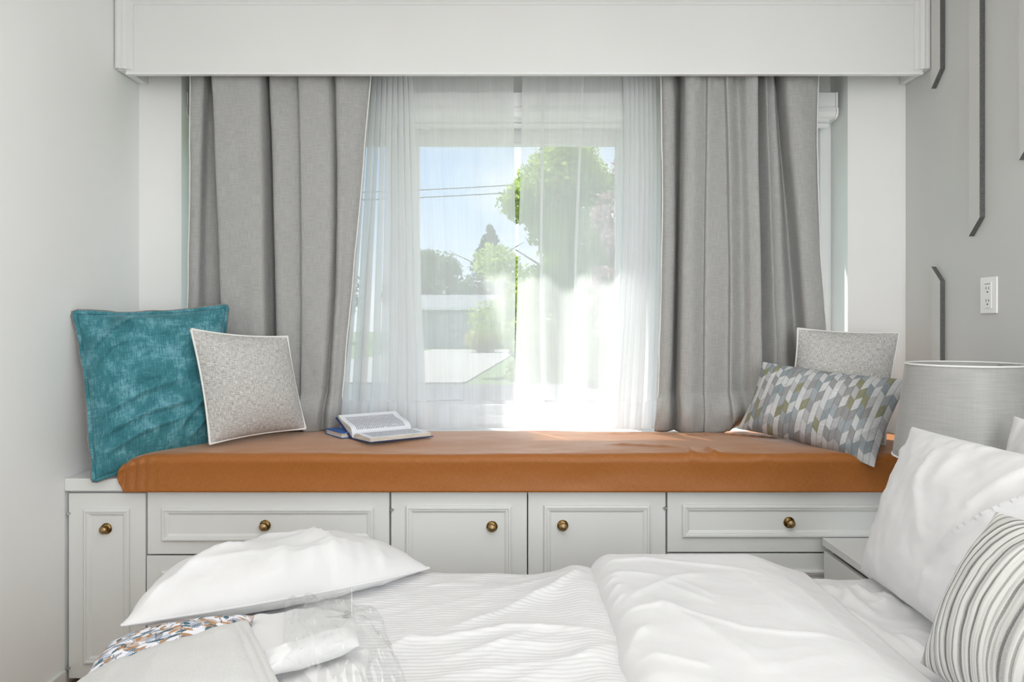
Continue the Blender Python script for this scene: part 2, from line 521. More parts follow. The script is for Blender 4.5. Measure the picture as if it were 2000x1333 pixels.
def _floral():
    m = Mat('floral_print', (0.8, 0.8, 0.85), 0.85, spec=0.1)
    uv = m.coord('UV')
    w = m.noise(m.map(uv, (16, 16, 1)), 1, 3, 0.6)
    vec = m.comb(m.math('ADD', m.xyz(uv)[0], m.math('MULTIPLY', w, 0.012)), m.math('ADD', m.xyz(uv)[1], m.math('MULTIPLY', w, -0.012)))
    c = (0.80, 0.80, 0.86)
    def leaf(sc, loc, L, W, veins=0):
        """pointed leaves, one per cell, each turned its own way"""
        p = m.map(vec, (sc, sc, 1), (0, 0, 0.4 * sc), loc)
        v = m.n('TexVoronoi'); v.inputs['Scale'].default_value = 1.0; v.voronoi_dimensions = '2D'
        m.t.links.new(p, v.inputs['Vector'])
        a, b_ = m.xyz(p), m.xyz(v.outputs['Position'])
        dx = m.math('SUBTRACT', a[0], b_[0]); dy = m.math('SUBTRACT', a[1], b_[1])
        an = m.math('MULTIPLY', m.xyz(v.outputs['Color'])[0], 2 * pi)
        cs = m.math('COSINE', an); sn = m.math('SINE', an)
        lx_ = m.math('ADD', m.math('MULTIPLY', dx, cs), m.math('MULTIPLY', dy, sn))
        ly_ = m.math('ABSOLUTE', m.math('SUBTRACT', m.math('MULTIPLY', dy, cs), m.math('MULTIPLY', dx, sn)))
        q = m.math('DIVIDE', lx_, L)
        lim = m.math('MULTIPLY', m.math('SUBTRACT', 1.0, m.math('MULTIPLY', q, q)), W)
        f = m.math('LESS_THAN', ly_, lim)
        if veins: f = m.math('MULTIPLY', f, m.math('GREATER_THAN', m.math('SINE', m.math('ADD', m.math('MULTIPLY', lx_, veins), m.math('MULTIPLY', ly_, veins * .8))), -0.35))
        return f
    for sc, loc, L, W, vn, colr, k in ((17, (7, 2, 0), .48, .24, 0, (0.47, 0.35, 0.28), .8), (19, (3, 1, 0), .46, .20, 60, (0.26, 0.35, 0.49), .85), (22, (0, 0, 0), .50, .15, 70, (0.045, 0.09, 0.13), .95),
                                       (27, (5, 5, 0), .46, .14, 0, (0.06, 0.125, 0.165), .95), (30, (1, 9, 0), .40, .16, 0, (0.42, 0.22, 0.08), .85), (36, (9, 4, 0), .50, .05, 0, (0.12, 0.12, 0.13), .8)):
        c = m.mix(m.math('MULTIPLY', leaf(sc, loc, L, W, vn), k), c, colr)
    m.color(c)
    m.bump(w, 0.3, 0.003)
    return m.m
M['floral'] = _floral()
def _shade():
    m = Mat('grey_satin_lampshade', (0.36, 0.36, 0.355), 0.42, spec=0.5, sheen=0.3)
    uv = m.coord('UV')
    a = m.noise(m.map(uv, (9, 420, 1), (0, 0, .12)), 1, 2, 0.6)
    b = m.noise(m.map(uv, (420, 9, 1)), 1, 2, 0.6)
    f = m.math('ADD', m.math('MULTIPLY', a, 0.7), m.math('MULTIPLY', b, 0.3))
    m.color(m.ramp(f, [(0.36, (0.34, 0.34, 0.335)), (0.64, (0.42, 0.42, 0.41))]))
    m.bump(f, 0.25, 0.001)
    return m.m
M['shade'] = _shade()
M['shade_trim'] = Mat('lampshade_trim', (0.85, 0.85, 0.84), 0.6).m
M['ceramic'] = Mat('lamp_base_ceramic', (0.45, 0.46, 0.46), 0.25).m
M['blue_cover'] = Mat('blue_book_cloth', (0.012, 0.11, 0.42), 0.55).m
M['navy'] = Mat('navy_book_cloth', (0.012, 0.03, 0.13), 0.55).m
def _edge():
    m = Mat('page_edges', (0.75, 0.68, 0.55), 0.8)
    v = m.coord('Object')
    n = m.noise(m.map(v, (20, 20, 900)), 1, 2, 0.7)
    m.color(m.ramp(n, [(0.35, (0.50, 0.44, 0.36)), (0.65, (0.80, 0.76, 0.68))]))
    return m.m
M['page_edge'] = _edge()
def _page():
    m = Mat('printed_page', (0.8, 0.82, 0.86), 0.7)
    uv = m.coord('UV'); u = m.xyz(uv)            # u across the page from the gutter 0..1, v along the gutter 0..1
    ln = m.math('SINE', m.math('MULTIPLY', u[1], 2 * pi * 34))
    ln = m.ramp(m.math('MULTIPLY_ADD', ln, 0.5, 0.5), [(0.42, 0.0), (0.62, 1.0)])
    wd = m.ramp(m.noise(m.comb(m.math('MULTIPLY', u[0], 34), m.math('FLOOR', m.math('MULTIPLY', u[1], 34))), 1, 1, 0.5), [(0.36, 0.0), (0.44, 1.0)])
    def box(s, a, b): return m.math('MULTIPLY', m.math('GREATER_THAN', s, a), m.math('LESS_THAN', s, b))
    k = m.math('MULTIPLY', box(u[0], 0.12, 0.86), box(u[1], 0.08, 0.90))
    f = m.math('MULTIPLY', m.math('MULTIPLY', ln, wd), k)
    m.color(m.mix(m.math('MULTIPLY', f, 0.85), (0.78, 0.80, 0.85), (0.06, 0.07, 0.12)))
    return m.m
M['page'] = _page()

# ------------------------------------------------------------------ the room shell
D = 3.02               # window wall
XL, XR = -1.466, 1.548 # side walls
ZCEIL = 2.44
RX0, RX1 = -1.30, 1.32 # window recess
RZ0, RZ1 = 0.66, 2.30
DB = 3.18              # back of the recess
YN = -1.6              # rear wall
WX0, WX1, WZ0, WZ1 = -1.285, 1.305, 0.775, 2.06   # window opening in the back of the recess

MB().box(XL - .12, XR + .12, YN - .12, 3.3, -0.1, 0).build('floor', M['floor'])['kind'] = 'structure'
MB().box(XL - .12, XR + .12, YN - .12, 3.3, ZCEIL, ZCEIL + .1).build('ceiling', M['ceiling'])['kind'] = 'structure'
MB().box(XL - .12, XL, YN - .12, 3.3, 0, ZCEIL).build('wall_left', M['wall_white'])['kind'] = 'structure'
MB().box(XR, XR + .12, YN - .12, 3.3, 0, ZCEIL).build('wall_right', M['wall_grey'])['kind'] = 'structure'
b = MB()
b.box(XL, RX0, D, 3.3, 0, ZCEIL).box(RX1, XR, D, 3.3, 0, ZCEIL).box(RX0, RX1, D, 3.3, RZ1, ZCEIL).box(RX0, RX1, D, 3.3, 0, RZ0)
b.box(RX0, RX1, DB, 3.3, RZ0, WZ0).box(RX0, RX1, DB, 3.3, WZ1, RZ1).box(RX0, WX0, DB, 3.3, WZ0, WZ1).box(WX1, RX1, DB, 3.3, WZ0, WZ1)
b.build('wall_far', M['wall_white'])['kind'] = 'structure'
MB().box(XL, XR, YN - .12, YN, 0, ZCEIL).build('wall_near', M['wall_white'])['kind'] = 'structure'
b = MB().box(XL, XL + .015, YN, 2.5, 0, 0.06)
b.build('baseboard_left', M['joinery'], bevel=0.003)['kind'] = 'structure'

# window: frame, mullions, three panes, sill
win = thing('window_1', None, None, (0, DB, WZ0)); win['kind'] = 'structure'
def rect_frame(mb, x0, x1, z0, z1, w, y0, y1):
    mb.box(x0, x1, y0, y1, z0, z0 + w).box(x0, x1, y0, y1, z1 - w, z1).box(x0, x0 + w, y0, y1, z0 + w, z1 - w).box(x1 - w, x1, y0, y1, z0 + w, z1 - w)
mb = MB(); rect_frame(mb, WX0, WX1, WZ0, WZ1, 0.035, 3.165, 3.27); mb.build('window_frame', M['vinyl'], win, bevel=0.003)
cuts = [(WX0 + .035, -0.47), (-0.425, 0.470), (0.515, WX1 - .035)]
for xm in (-0.4475, 0.4925):
    MB().box(xm - .0225, xm + .0225, 3.175, 3.265, WZ0 + .035, WZ1 - .035).build('mullion', M['vinyl'], win, bevel=0.003)
for x0, x1 in cuts:
    mb = MB(); rect_frame(mb, x0, x1, WZ0 + .035, WZ1 - .035, 0.03, 3.19, 3.25)
    mb.box(x0 + .03, x1 - .03, 3.20, 3.245, WZ1 - .125, WZ1 - .065)
    mb.frame(x0 + .028, x1 - .028, WZ0 + .063, WZ1 - .12, 3.20, [(0, 0), (0, .008), (.012, .008), (.014, 0)])
    mb.build('sash', M['vinyl'], win, bevel=0.002)
    MB().box(x0 + .028, x1 - .028, 3.218, 3.222, WZ0 + .06, WZ1 - .12).build('pane', M['glass'], win)
MB().box(RX0, RX1, 3.045, DB, RZ0 + .06, RZ0 + .10).build('window_sill', M['vinyl'], win, bevel=0.004)

# roller blind cassette at the head of the recess
bl = thing('roller_blind', 'white roller blind cassette rolled up across the window head behind the curtains', 'blind', (0, 3.1, 2.02))
prof = [(3.072, 2.115), (3.072, 2.062), (3.078, 2.058), (3.068, 2.054), (3.066, 2.035), (3.074, 2.018), (3.09, 2.012), (3.155, 2.012), (3.155, 2.115)]
MB().prism([(-1.29, y, z) for y, z in prof], (2.585, 0, 0)).build('cassette', M['vinyl'], bl, bevel=0.002)
for xs in (-1.296, 1.296):
    MB().prism([(xs, y, z) for y, z in prof], (0.008 if xs > 0 else -0.004, 0, 0)).build('end_cap', M['plastic_white'], bl)
MB().tube([(-1.27, 3.112, 2.02), (1.28, 3.112, 2.02)], 0.02, 10).build('rolled_fabric', M['vinyl'], bl)
MB().box(-1.27, 1.28, 3.10, 3.12, 1.982, 1.999).build('bottom_bar', M['vinyl'], bl, bevel=0.003)

# ------------------------------------------------------------------ pelmet
PY = 2.844
pel = thing('pelmet', 'long white wooden curtain pelmet with stepped moulding below the ceiling', 'pelmet', (0, PY, 2.12))
MB().box(-1.43, 1.522, PY, PY + .02, 2.118, ZCEIL - .004).build('front_board', M['pelmet'], pel, bevel=0.002)
MB().box(-1.43, 1.522, PY - .004, PY + .02, 2.112, 2.120).build('highlight_lip', M['vinyl'], pel, bevel=0.0015)  # lip in brighter paint, standing in for the highlight along the board's edge
for xa, xb in ((-1.4605, -1.43), (1.522, 1.5455)):
    MB().box(xa, xb, PY - .002, D - .004, 2.128, ZCEIL - .004).build('end_board', M['pelmet'], pel, bevel=0.002)
def strip(mb, p0, p1, inward, prof, yf):
    a = Vector(p0); c = Vector(p1); inn = Vector(inward)
    pts = [(0, 0)] + prof + [(prof[-1][0], 0)]
    poly = [a + inn * i + Vector((0, -h, 0)) for i, h in pts]
    mb.prism(poly, c - a)
pr = [(0, .020), (.010, .024), (.018, .014), (.026, .017), (.036, .009), (.046, .010), (.052, .003), (.060, .004)]
mb = MB(); strip(mb, (-1.4605, 0, 2.43), (1.5455, 0, 2.43), (0, 0, -1), pr, PY); 
for o_ in (mb,):
    o_.V = [(x, y + PY, z) for x, y, z in o_.V]
mb.build('moulding', M['pelmet'], pel)
for xe, s in ((-1.4605, 1), (1.5455, -1)):
    mb = MB(); strip(mb, (xe, 0, 2.130), (xe, 0, 2.43), (s, 0, 0), pr, PY)
    mb.V = [(x, y + PY, z) for x, y, z in mb.V]
    mb.build('moulding', M['pelmet'], pel)
MB().box(-1.43, 1.522, PY + .02, D - .004, ZCEIL - .03, ZCEIL - .004).build('top_board', M['pelmet'], pel)

# curtain track hidden behind the pelmet
tr = thing('curtain_track', 'white double curtain track fixed behind the pelmet board', 'track', (0, 2.97, 2.3))
for y in (2.935, 3.024):
    MB().box(-1.28, 1.30, y - .008, y + .008, 2.285, 2.299).build('rail', M['plastic_white'], tr)
for x in (-1.2, 0, 1.2):
    MB().box(x - .012, x + .012, 2.92, 3.0, 2.300, ZCEIL - .032).build('bracket', M['plastic_white'], tr)

# ------------------------------------------------------------------ curtains
def curtain(name, ctrl, Y0, ztop, zbot, mat, label, cat, ys=(150., 490., 838.), nx=420, nz=90, fn=None, group=None, tb=0.0, deep=1.0):
    """ctrl rows: px at three picture heights and stand-off towards the room"""
    C = np.array(ctrl, float)
    t = np.linspace(0, len(C) - 1, nx)
    K = catmull(C, t)
    K[:, 3] *= np.where(K[:, 3] > 0, 1.15, 1.6) if deep > 1 else 1.0
    zz = np.linspace(0, 1, nz)
    X = np.zeros((nz, nx)); Yv = np.zeros((nz, nx)); Z = np.zeros((nz, nx))
    hs = [ZC - (y - 632.) * Y0 / F for y in ys]
    for j, s in enumerate(zz):
        z = ztop + (zbot - ztop) * s
        a, b_, c = hs
        la = (z - b_) * (z - c) / ((a - b_) * (a - c)); lb = (z - a) * (z - c) / ((b_ - a) * (b_ - c)); lc = (z - a) * (z - b_) / ((c - a) * (c - b_))
        px = K[:, 0] * la + K[:, 1] * lb + K[:, 2] * lc
        X[j] = (px - 1000.) * Y0 / F
        Yv[j] = Y0 - K[:, 3]
        Z[j] = z
    L = np.concatenate([[0], np.cumsum(np.hypot(np.diff(X[nz // 2]), np.diff(Yv[nz // 2])))])
    U = np.tile(L, (nz, 1)); W = Z.copy()
    if fn: X, Yv, Z = fn(X, Yv, Z, U, zz[:, None] * np.ones_like(X))
    me = grid_mesh(name, X, Yv, Z, U, W)
    return me

def lin_fn(seed, lift=None):
    def f(X, Y, Z, U, S):
        Y = Y + 0.010 * fbm(U * 7, Z * 2.2, seed, 3) * np.clip(S * 4, 0.25, 1) + 0.006 * ridge(U * 5 + Z * 1.5, Z * 4 - U * 2, seed + 5, 2) * (0.35 + 0.6 * S ** 3)
        # gathered heading tape at the top: little tucks
        head = np.exp(-((Z - 2.10) / 0.035) ** 2)
        Y = Y + head * 0.010 * vnoise(U * 42, Z * 10, seed + 9)
        # pooled bottom
        # the extra length at the hem buckles forward and folds under itself
        pool = np.clip((S - 0.90) / 0.10, 0, 1)
        buck = 0.6 + 1.6 * np.clip(vnoise(U * 6, U * 0, seed + 3) + .25, 0, 1)
        Y = Y - buck * (0.030 * np.sin(pool * pi) - 0.012 * pool ** 3) + pool * 0.016 * vnoise(U * 15, Z * 22, seed + 3)
        X = X + pool * 0.018 * vnoise(U * 9, Z * 16, seed + 4)
        if lift is not None:
            k = np.clip(S, 0, 1) ** 10
            Z = Z + k * lift(X)
        return X, Y, Z
    return f

CL = [(371, 368, 360, 0.0), (386, 379, 376, .006), (398, 388, 390, 0), (401, 392, 400, -.03), (409, 412, 420, -.036), (416, 430, 440, -.036), (419, 433, 443, -.01), (421, 435, 446, .03),
      (443, 458, 470, .037), (470, 480, 495, .036), (495, 502, 512, .038), (513, 519, 526, .030), (518, 522, 529, -.02), (523, 532, 538, -.04), (527, 537, 543, .005), (540, 550, 552, .016), (556, 562, 566, .010),
      (584, 590, 588, -.004), (588, 593, 592, .024), (615, 620, 606, .026), (640, 645, 622, .018), (650, 653, 630, -.012), (658, 660, 640, .012), (675, 668, 646, .018), (690, 676, 652, .008), (707, 686, 657, -.002), (723, 693, 661, -.016)]
CR = [(1291, 1293, 1282, -.012), (1299, 1301, 1292, .006), (1315, 1315, 1305, .002), (1331, 1327, 1320, -.036), (1334, 1329, 1323, -.005), (1336, 1331, 1325, .036), (1350, 1346, 1342, .047), (1374, 1370, 1368, .026), (1380, 1376, 1374, .040),
      (1408, 1414, 1415, .024), (1414, 1421, 1421, .044), (1438, 1446, 1447, .012), (1452, 1459, 1463, .040), (1471, 1476, 1482, .046), (1474, 1479, 1487, -.015), (1482, 1489, 1497, -.036), (1495, 1508, 1520, .002), (1499, 1512, 1524, -.012),
      (1513, 1530, 1545, -.008), (1523, 1554, 1578, -.040), (1530, 1560, 1584, .012), (1550, 1572, 1600, .020), (1575, 1588, 1618, .012), (1600, 1604, 1640, -.005)]
YG = 2.935
for name, C_, lab, sd, lf in (('curtain', CL, 'grey linen curtain on the left, hanging behind the teal and grey cushions', 3, None),
                              ('curtain', CR, 'grey linen curtain on the right, its hem tucked behind the patterned bolster', 21,
                               lambda X: 0.05 * np.clip((X - 0.80) / 0.15, 0, 1) + 0.10 * np.clip((X - 0.95) / 0.2, 0, 1))):
    root = thing(name, lab, 'curtain', ((C_[0][0] - 1000) * YG / F, YG, 0.79), 'grey linen curtains')
    me = curtain('drape', C_, YG, 2.27, 0.774, M['linen'], lab, 'curtain', nx=640, nz=150, fn=lin_fn(sd, lf), deep=1.55)
    o = link('drape', me, M['linen'], root)
    sd_ = o.modifiers.new('thickness', 'SOLIDIFY'); sd_.thickness = 0.0018; sd_.offset = 0
    # stitched hem along both sides
    for end in (0, -1):
        cc = C_[0] if end == 0 else C_[-1]
        s = 1 if end == 0 else -1
        CC = [(cc[0] - s * .6, cc[1] - s * .6, cc[2] - s * .6, cc[3] * 1.1 + .002), (cc[0] + s * .8, cc[1] + s * .8, cc[2] + s * .8, cc[3] * 1.1 + .004), (cc[0] + s * 1.8, cc[1] + s * 1.8, cc[2] + s * 1.8, cc[3] * 1.1 + .003)]
        me = curtain('side_hem', CC, YG, 2.27, 0.80, M['linen'], lab, 'c', nx=8, nz=80, fn=lambda X, Y, Z, U, S: (X + 0.004 * vnoise(Z * 9, Z * 0 + 1.0, 5), Y, Z))
        link('side_hem', me, M['piping'], root)

YS = 3.024
def folds(x0, x1, n, amp, back, seed, base=0.0):
    """zigzag pleats between pixel triples x0 and x1"""
    r = random.Random(seed); out = []
    for k in range(n):
        a = k / n; 
        for q, d in ((0.0, -amp), (0.62 + back, amp), (0.08, amp * 0.2)):
            f = a + (q + 0.15 * r.random()) / n
            out.append(tuple(x0[i] + (x1[i] - x0[i]) * f for i in range(3)) + (base + d * (0.7 + 0.6 * r.random()),))
    return out
def sheer_fn(seed):
    def f(X, Y, Z, U, S):
        Y = Y + 0.085 * vnoise(U * 10, Z * 0.8, seed + 1) * S ** 1.5 + 0.010 * fbm(U * 5, Z * 1.2, seed, 3) * np.clip(S * 3, .2, 1) + 0.005 * ridge(U * 6 + Z, Z * 2, seed + 2, 2) * S ** 2
        X = X + 0.008 * fbm(U * 3, Z * 2.0, seed + 7, 2) * S
        return X, Y, Z
    return f
SL = folds((716, 686, 654), (806, 820, 830), 9, .020, 0.45, 4) + [(812, 826, 836, .008), (830, 846, 856, -.004), (852, 866, 874, .008), (862, 876, 884, .0), (888, 900, 906, -.008), (915, 925, 930, .006), (935, 945, 948, -.003), (960, 965, 966, .008), (985, 985, 985, -.004), (1003, 1006, 1002, .004)]
SR = [(1020, 1013, 1002, .006), (1034, 1020, 1008, .010), (1062, 1044, 1040, .004), (1066, 1060, 1066, .014), (1060, 1056, 1062, .0), (1085, 1080, 1085, -.006), (1120, 1105, 1104, .008), (1140, 1128, 1122, .014), (1136, 1124, 1118, .0), (1160, 1150, 1145, -.006), (1190, 1180, 1170, .008), (1212, 1212, 1190, .002)] + folds((1216, 1214, 1192), (1296, 1298, 1290), 9, .020, 0.45, 9)
for C_, lab, sd in ((SL, 'sheer white voile curtain on the left, bunched beside the left grey curtain above the books', 40),
                    (SR, 'sheer white voile curtain on the right, sunlit near its hem beside the right grey curtain', 55)):
    root = thing('sheer_curtain', lab, 'curtain', ((C_[0][0] - 1000) * YS / F, YS, 0.78), 'white sheer curtains')
    me = curtain('voile', C_, YS, 2.27, 0.885, M['sheer'], lab, 'c', nx=520, nz=60, fn=sheer_fn(sd))
    link('voile', me, M['sheer'], root)
    me2 = curtain('voile_hem', C_, YS, 0.885, 0.776, M['sheer_hem'], lab, 'c', nx=520, nz=14, fn=lambda X, Y, Z, U, S, sd=sd: (lambda a: (a[0], a[1], Z))(sheer_fn(sd)(X, Y, Z, U, S * 0 + 1)))
    link('voile_hem', me2, M['sheer_hem'], root)

# ------------------------------------------------------------------ window seat
SF = 2.512             # front of the seat board
DF = 2.524             # face of the doors
def ZF(py): return ZC - (py - 632.) * DF / F
def XF(px): return (px - 1000.) * DF / F
o = MB().box(XL + .001, XR - .001, SF, D - .001, 0.640, 0.682).build('seat_board', M['joinery'], bevel=0.004)
tag(o, 'long white painted seat board running under the orange cushion', 'worktop')
MP = [(0, 0), (0, .007), (.004, .011), (.009, .011), (.011, .006), (.016, .006), (.022, .002), (.024, 0)]
def knob(c, parent):
    mb = MB()
    mb.lathe(c, (0, -1, 0), [(0, 0), (.0185, 0), (.0185, .002), (.0165, .004), (.015, .003), (.0125, .005), (.0075, .006), (.0065, .012), (.009, .015), (.0128, .018), (.0138, .022), (.0115, .026)], 22, 0)
    mb.lathe(Vector(c) + Vector((0, -.026, 0)), (0, -1, 0), [(.0115, 0), (.009, .0015), (.0085, .0008), (.005, .003), (0, .0035)], 22, 1)
    return mb.build('knob', [M['brass'], M['brass_light']], parent, auto=35)
def panel(name, px0, px1, py0, py1, mo, kn, parent, hinges=()):
    x0, x1, z1, z0 = XF(px0), XF(px1), ZF(py0), ZF(py1)
    mb = MB().box(x0, x1, DF, DF + .018, z0, z1)
    o = mb.build(name, M['joinery'], parent, bevel=0.0015)
    m0, m1, n0, n1 = mo
    MB().frame(XF(m0), XF(m1), ZF(n1), ZF(n0), DF, MP).build('moulding', M['joinery'], o)
    if kn: knob((XF(kn[0]), DF, ZF(kn[1])), o)
    for hx, hy in hinges:
        h = MB().box(XF(hx) - .007, XF(hx) + .007, DF - .004, DF + .004, ZF(hy) - .003, ZF(hy) + .003)
        h.tube([(XF(hx), DF - .004, ZF(hy) - .006), (XF(hx), DF - .004, ZF(hy) + .006)], .0025, 8)
        h.build('hinge', M['steel'], o)
    return o
def unit(name, lab, cat, px0, px1, group='white cabinets under the window seat'):
    x0, x1 = XF(px0), XF(px1)
    t = thing(name, lab, cat, ((x0 + x1) / 2, 2.75, 0), group)
    t_ = .018
    mb = MB().box(x0 + .001, x0 + t_, DF + .021, D - .002, .07, .639).box(x1 - t_, x1 - .001, DF + .021, D - .002, .07, .639)
    mb.box(x0 + t_, x1 - t_, DF + .021, D - .002, .07, .088).box(x0 + t_, x1 - t_, D - .012, D - .002, .088, .639).box(x0 + t_, x1 - t_, DF + .021, D - .012, .621, .639)
    mb.build('carcass', M['joinery'], t)
    MB().box(x0 + .001, x1 - .001, DF + .06, DF + .075, 0.001, .069).build('toe_kick', M['joinery'], t)
    return t
zb = 1333.0
u1 = unit('tall_cabinet', 'narrow white one-door cabinet at the left wall with knob near its top', 'cabinet', 130, 285.5)
panel('door', 134, 284, 964, 1326, (165, 254, 994, 1296), (208, 1033), u1, [(134, 1003), (134, 1305)])
u2 = unit('drawer_cabinet', 'white drawer cabinet left of centre, below the open book, with wide drawers', 'cabinet', 286, 762)
panel('drawer', 288, 760, 962, 1083, (317, 730, 992, 1057), (518, 1027), u2)
panel('drawer', 286.5, 760, 1086.5, 1205, (317, 730, 1116, 1178), (518, 1148), u2)
panel('drawer', 288, 760, 1208.5, 1326, (317, 730, 1238, 1299), (518, 1270), u2)
u3 = unit('double_cabinet', 'white double-door cabinet in the middle of the window seat with paired knobs', 'cabinet', 762, 1302)
panel('door', 764, 1029.3, 958, 1326, (793, 999, 988, 1290), (961, 1029), u3, [(765, 996), (765, 1300)])
panel('door', 1031.5, 1300, 957, 1326, (1062, 1269, 987, 1290), (1099, 1027), u3, [(1298.5, 993), (1298.5, 1300)])
u4 = unit('drawer_cabinet', 'white drawer cabinet right of centre, half hidden by the nightstand and bed pillow', 'cabinet', 1302, 1780)
panel('drawer', 1303.5, 1778, 955, 1079, (1332, 1750, 986, 1050), (1541, 1021), u4)
panel('drawer', 1303.5, 1778, 1082.5, 1203, (1332, 1750, 1113, 1176), (1541, 1144), u4)
panel('drawer', 1303.5, 1778, 1206, 1326, (1332, 1750, 1236, 1298), (1541, 1268), u4)
u5 = unit('tall_cabinet', 'narrow white end cabinet at the right wall behind nightstand and lamp', 'cabinet', 1780, 1918)
panel('door', 1782, 1916, 957, 1326, (1808, 1890, 988, 1290), None, u5)
o = MB().box(XL + .001, XF(130) - .001, SF + .006, D - .002, 0, .639).build('filler_strip', M['joinery'])
tag(o, 'thin white filler strip between left wall and narrow cabinet', 'trim')

# ------------------------------------------------------------------ seat cushion
def cushion():
    x0, x1 = -1.287, 1.500
    nx = 640
    s = np.linspace(0, 1, nx)
    X0 = x0 + (x1 - x0) * s
    pts = []
    def arc(cy, cz, r, a0, a1, n):
        for k in range(n + 1):
            a = radians(a0 + (a1 - a0) * k / n); pts.append((cy + r * cos(a), cz + r * sin(a)))
    pts.append((2.985, .6835)); 
    arc(2.955, .745, .030, 0, 90, 6)
    for k in range(1, 40): 
        y = 2.955 - (2.955 - 2.518) * k / 40; pts.append((y, .775 + 0.004 * sin(pi * k / 40) - .012 * (k / 40) ** 2))
    arc(2.518, .738, .0255, 90, 180, 6)
    for k in range(1, 22): pts.append((2.4925 + .004 * sin(pi * k / 22), .738 - (.738 - .642) * k / 22))
    pts += [(2.493, .641), (2.5095, .6405), (2.5095, .6835), (2.7, .6835), (2.985, .6835)]
    prof = np.array(pts)
    Yp, Xp = np.meshgrid(prof[:, 0], X0, indexing='ij')
    Zp = np.meshgrid(prof[:, 1], X0, indexing='ij')[0]
    top = Zp > 0.70
    k = np.clip((Zp - 0.70) / 0.05, 0, 1)
    # ends: pulled in and lowered
    e = np.clip((Xp - x0) / 0.13, 0, 1); e2 = np.clip((x1 - Xp) / 0.08, 0, 1)
    drop = (1 - np.sqrt(1 - (1 - e) ** 2)) + (1 - np.sqrt(1 - (1 - e2) ** 2))
    Zp = Zp - k * np.minimum(drop, 1) * 0.062
    Xp = Xp + np.clip(1 - (Xp - x0) / 0.05, 0, 1) * np.clip((0.70 - Zp) / 0.06, 0, 1) * 0.025
    # padding undulation, front edge sway
    Zp = Zp + k * (0.006 * fbm(Xp * 3.0, Yp * 5, 71, 3) + 0.0015 * ridge(Xp * 9, Yp * 16, 5, 2) * np.clip((2.62 - Yp) / .1, 0, 1))
    fr = np.clip((2.53 - Yp) / .03, 0, 1) * np.clip((Zp - .645) / .02, 0, 1)
    Yp = Yp - fr * (0.004 * fbm(Xp * 4, Zp * 6, 31, 3))
    # tight gathers by the left corner
    g = np.clip(1 - (Xp - x0) / 0.16, 0, 1) * fr
    Yp = Yp - g * 0.007 * np.sin((Xp * 190) + 3.0 * vnoise(Zp * 14, Xp * 0, 3))
    for px0, py0, px1, py1, a in ((1340, 872, 1352, 888, .007), (1375, 874, 1402, 886, .008), (1400, 882, 1404, 896, .006), (1488, 880, 1500, 892, .005), (1180, 868, 1330, 876, .004), (1200, 882, 1228, 892, .004), (1150, 848, 1420, 858, .0035), (1330, 848, 1560, 862, .004), (905, 880, 990, 893, .003)):
        A, B_ = G(px0, py0, .775), G(px1, py1, .768)
        Zp = Zp + k * crease(Xp, Yp, [A, B_], .006, a * 1.7)
    V = np.cumsum(np.concatenate([[0], np.hypot(np.diff(prof[:, 0]), np.diff(prof[:, 1]))]))
    me = grid_mesh('seat_cushion', Xp, Yp, Zp, Xp.copy(), np.tile(V[:, None], (1, nx)))
    bm = bmesh.new(); bm.from_mesh(me)
    bmesh.ops.remove_doubles(bm, verts=bm.verts, dist=1e-5)
    bmesh.ops.holes_fill(bm, edges=[q for q in bm.edges if q.is_boundary])
    bmesh.ops.recalc_face_normals(bm, faces=bm.faces)
    bm.to_mesh(me); bm.free()
    o = link('seat_cushion', me, M['orange'])
    return tag(o, 'long burnt orange fabric seat cushion on the window seat', 'cushion')
cushion()

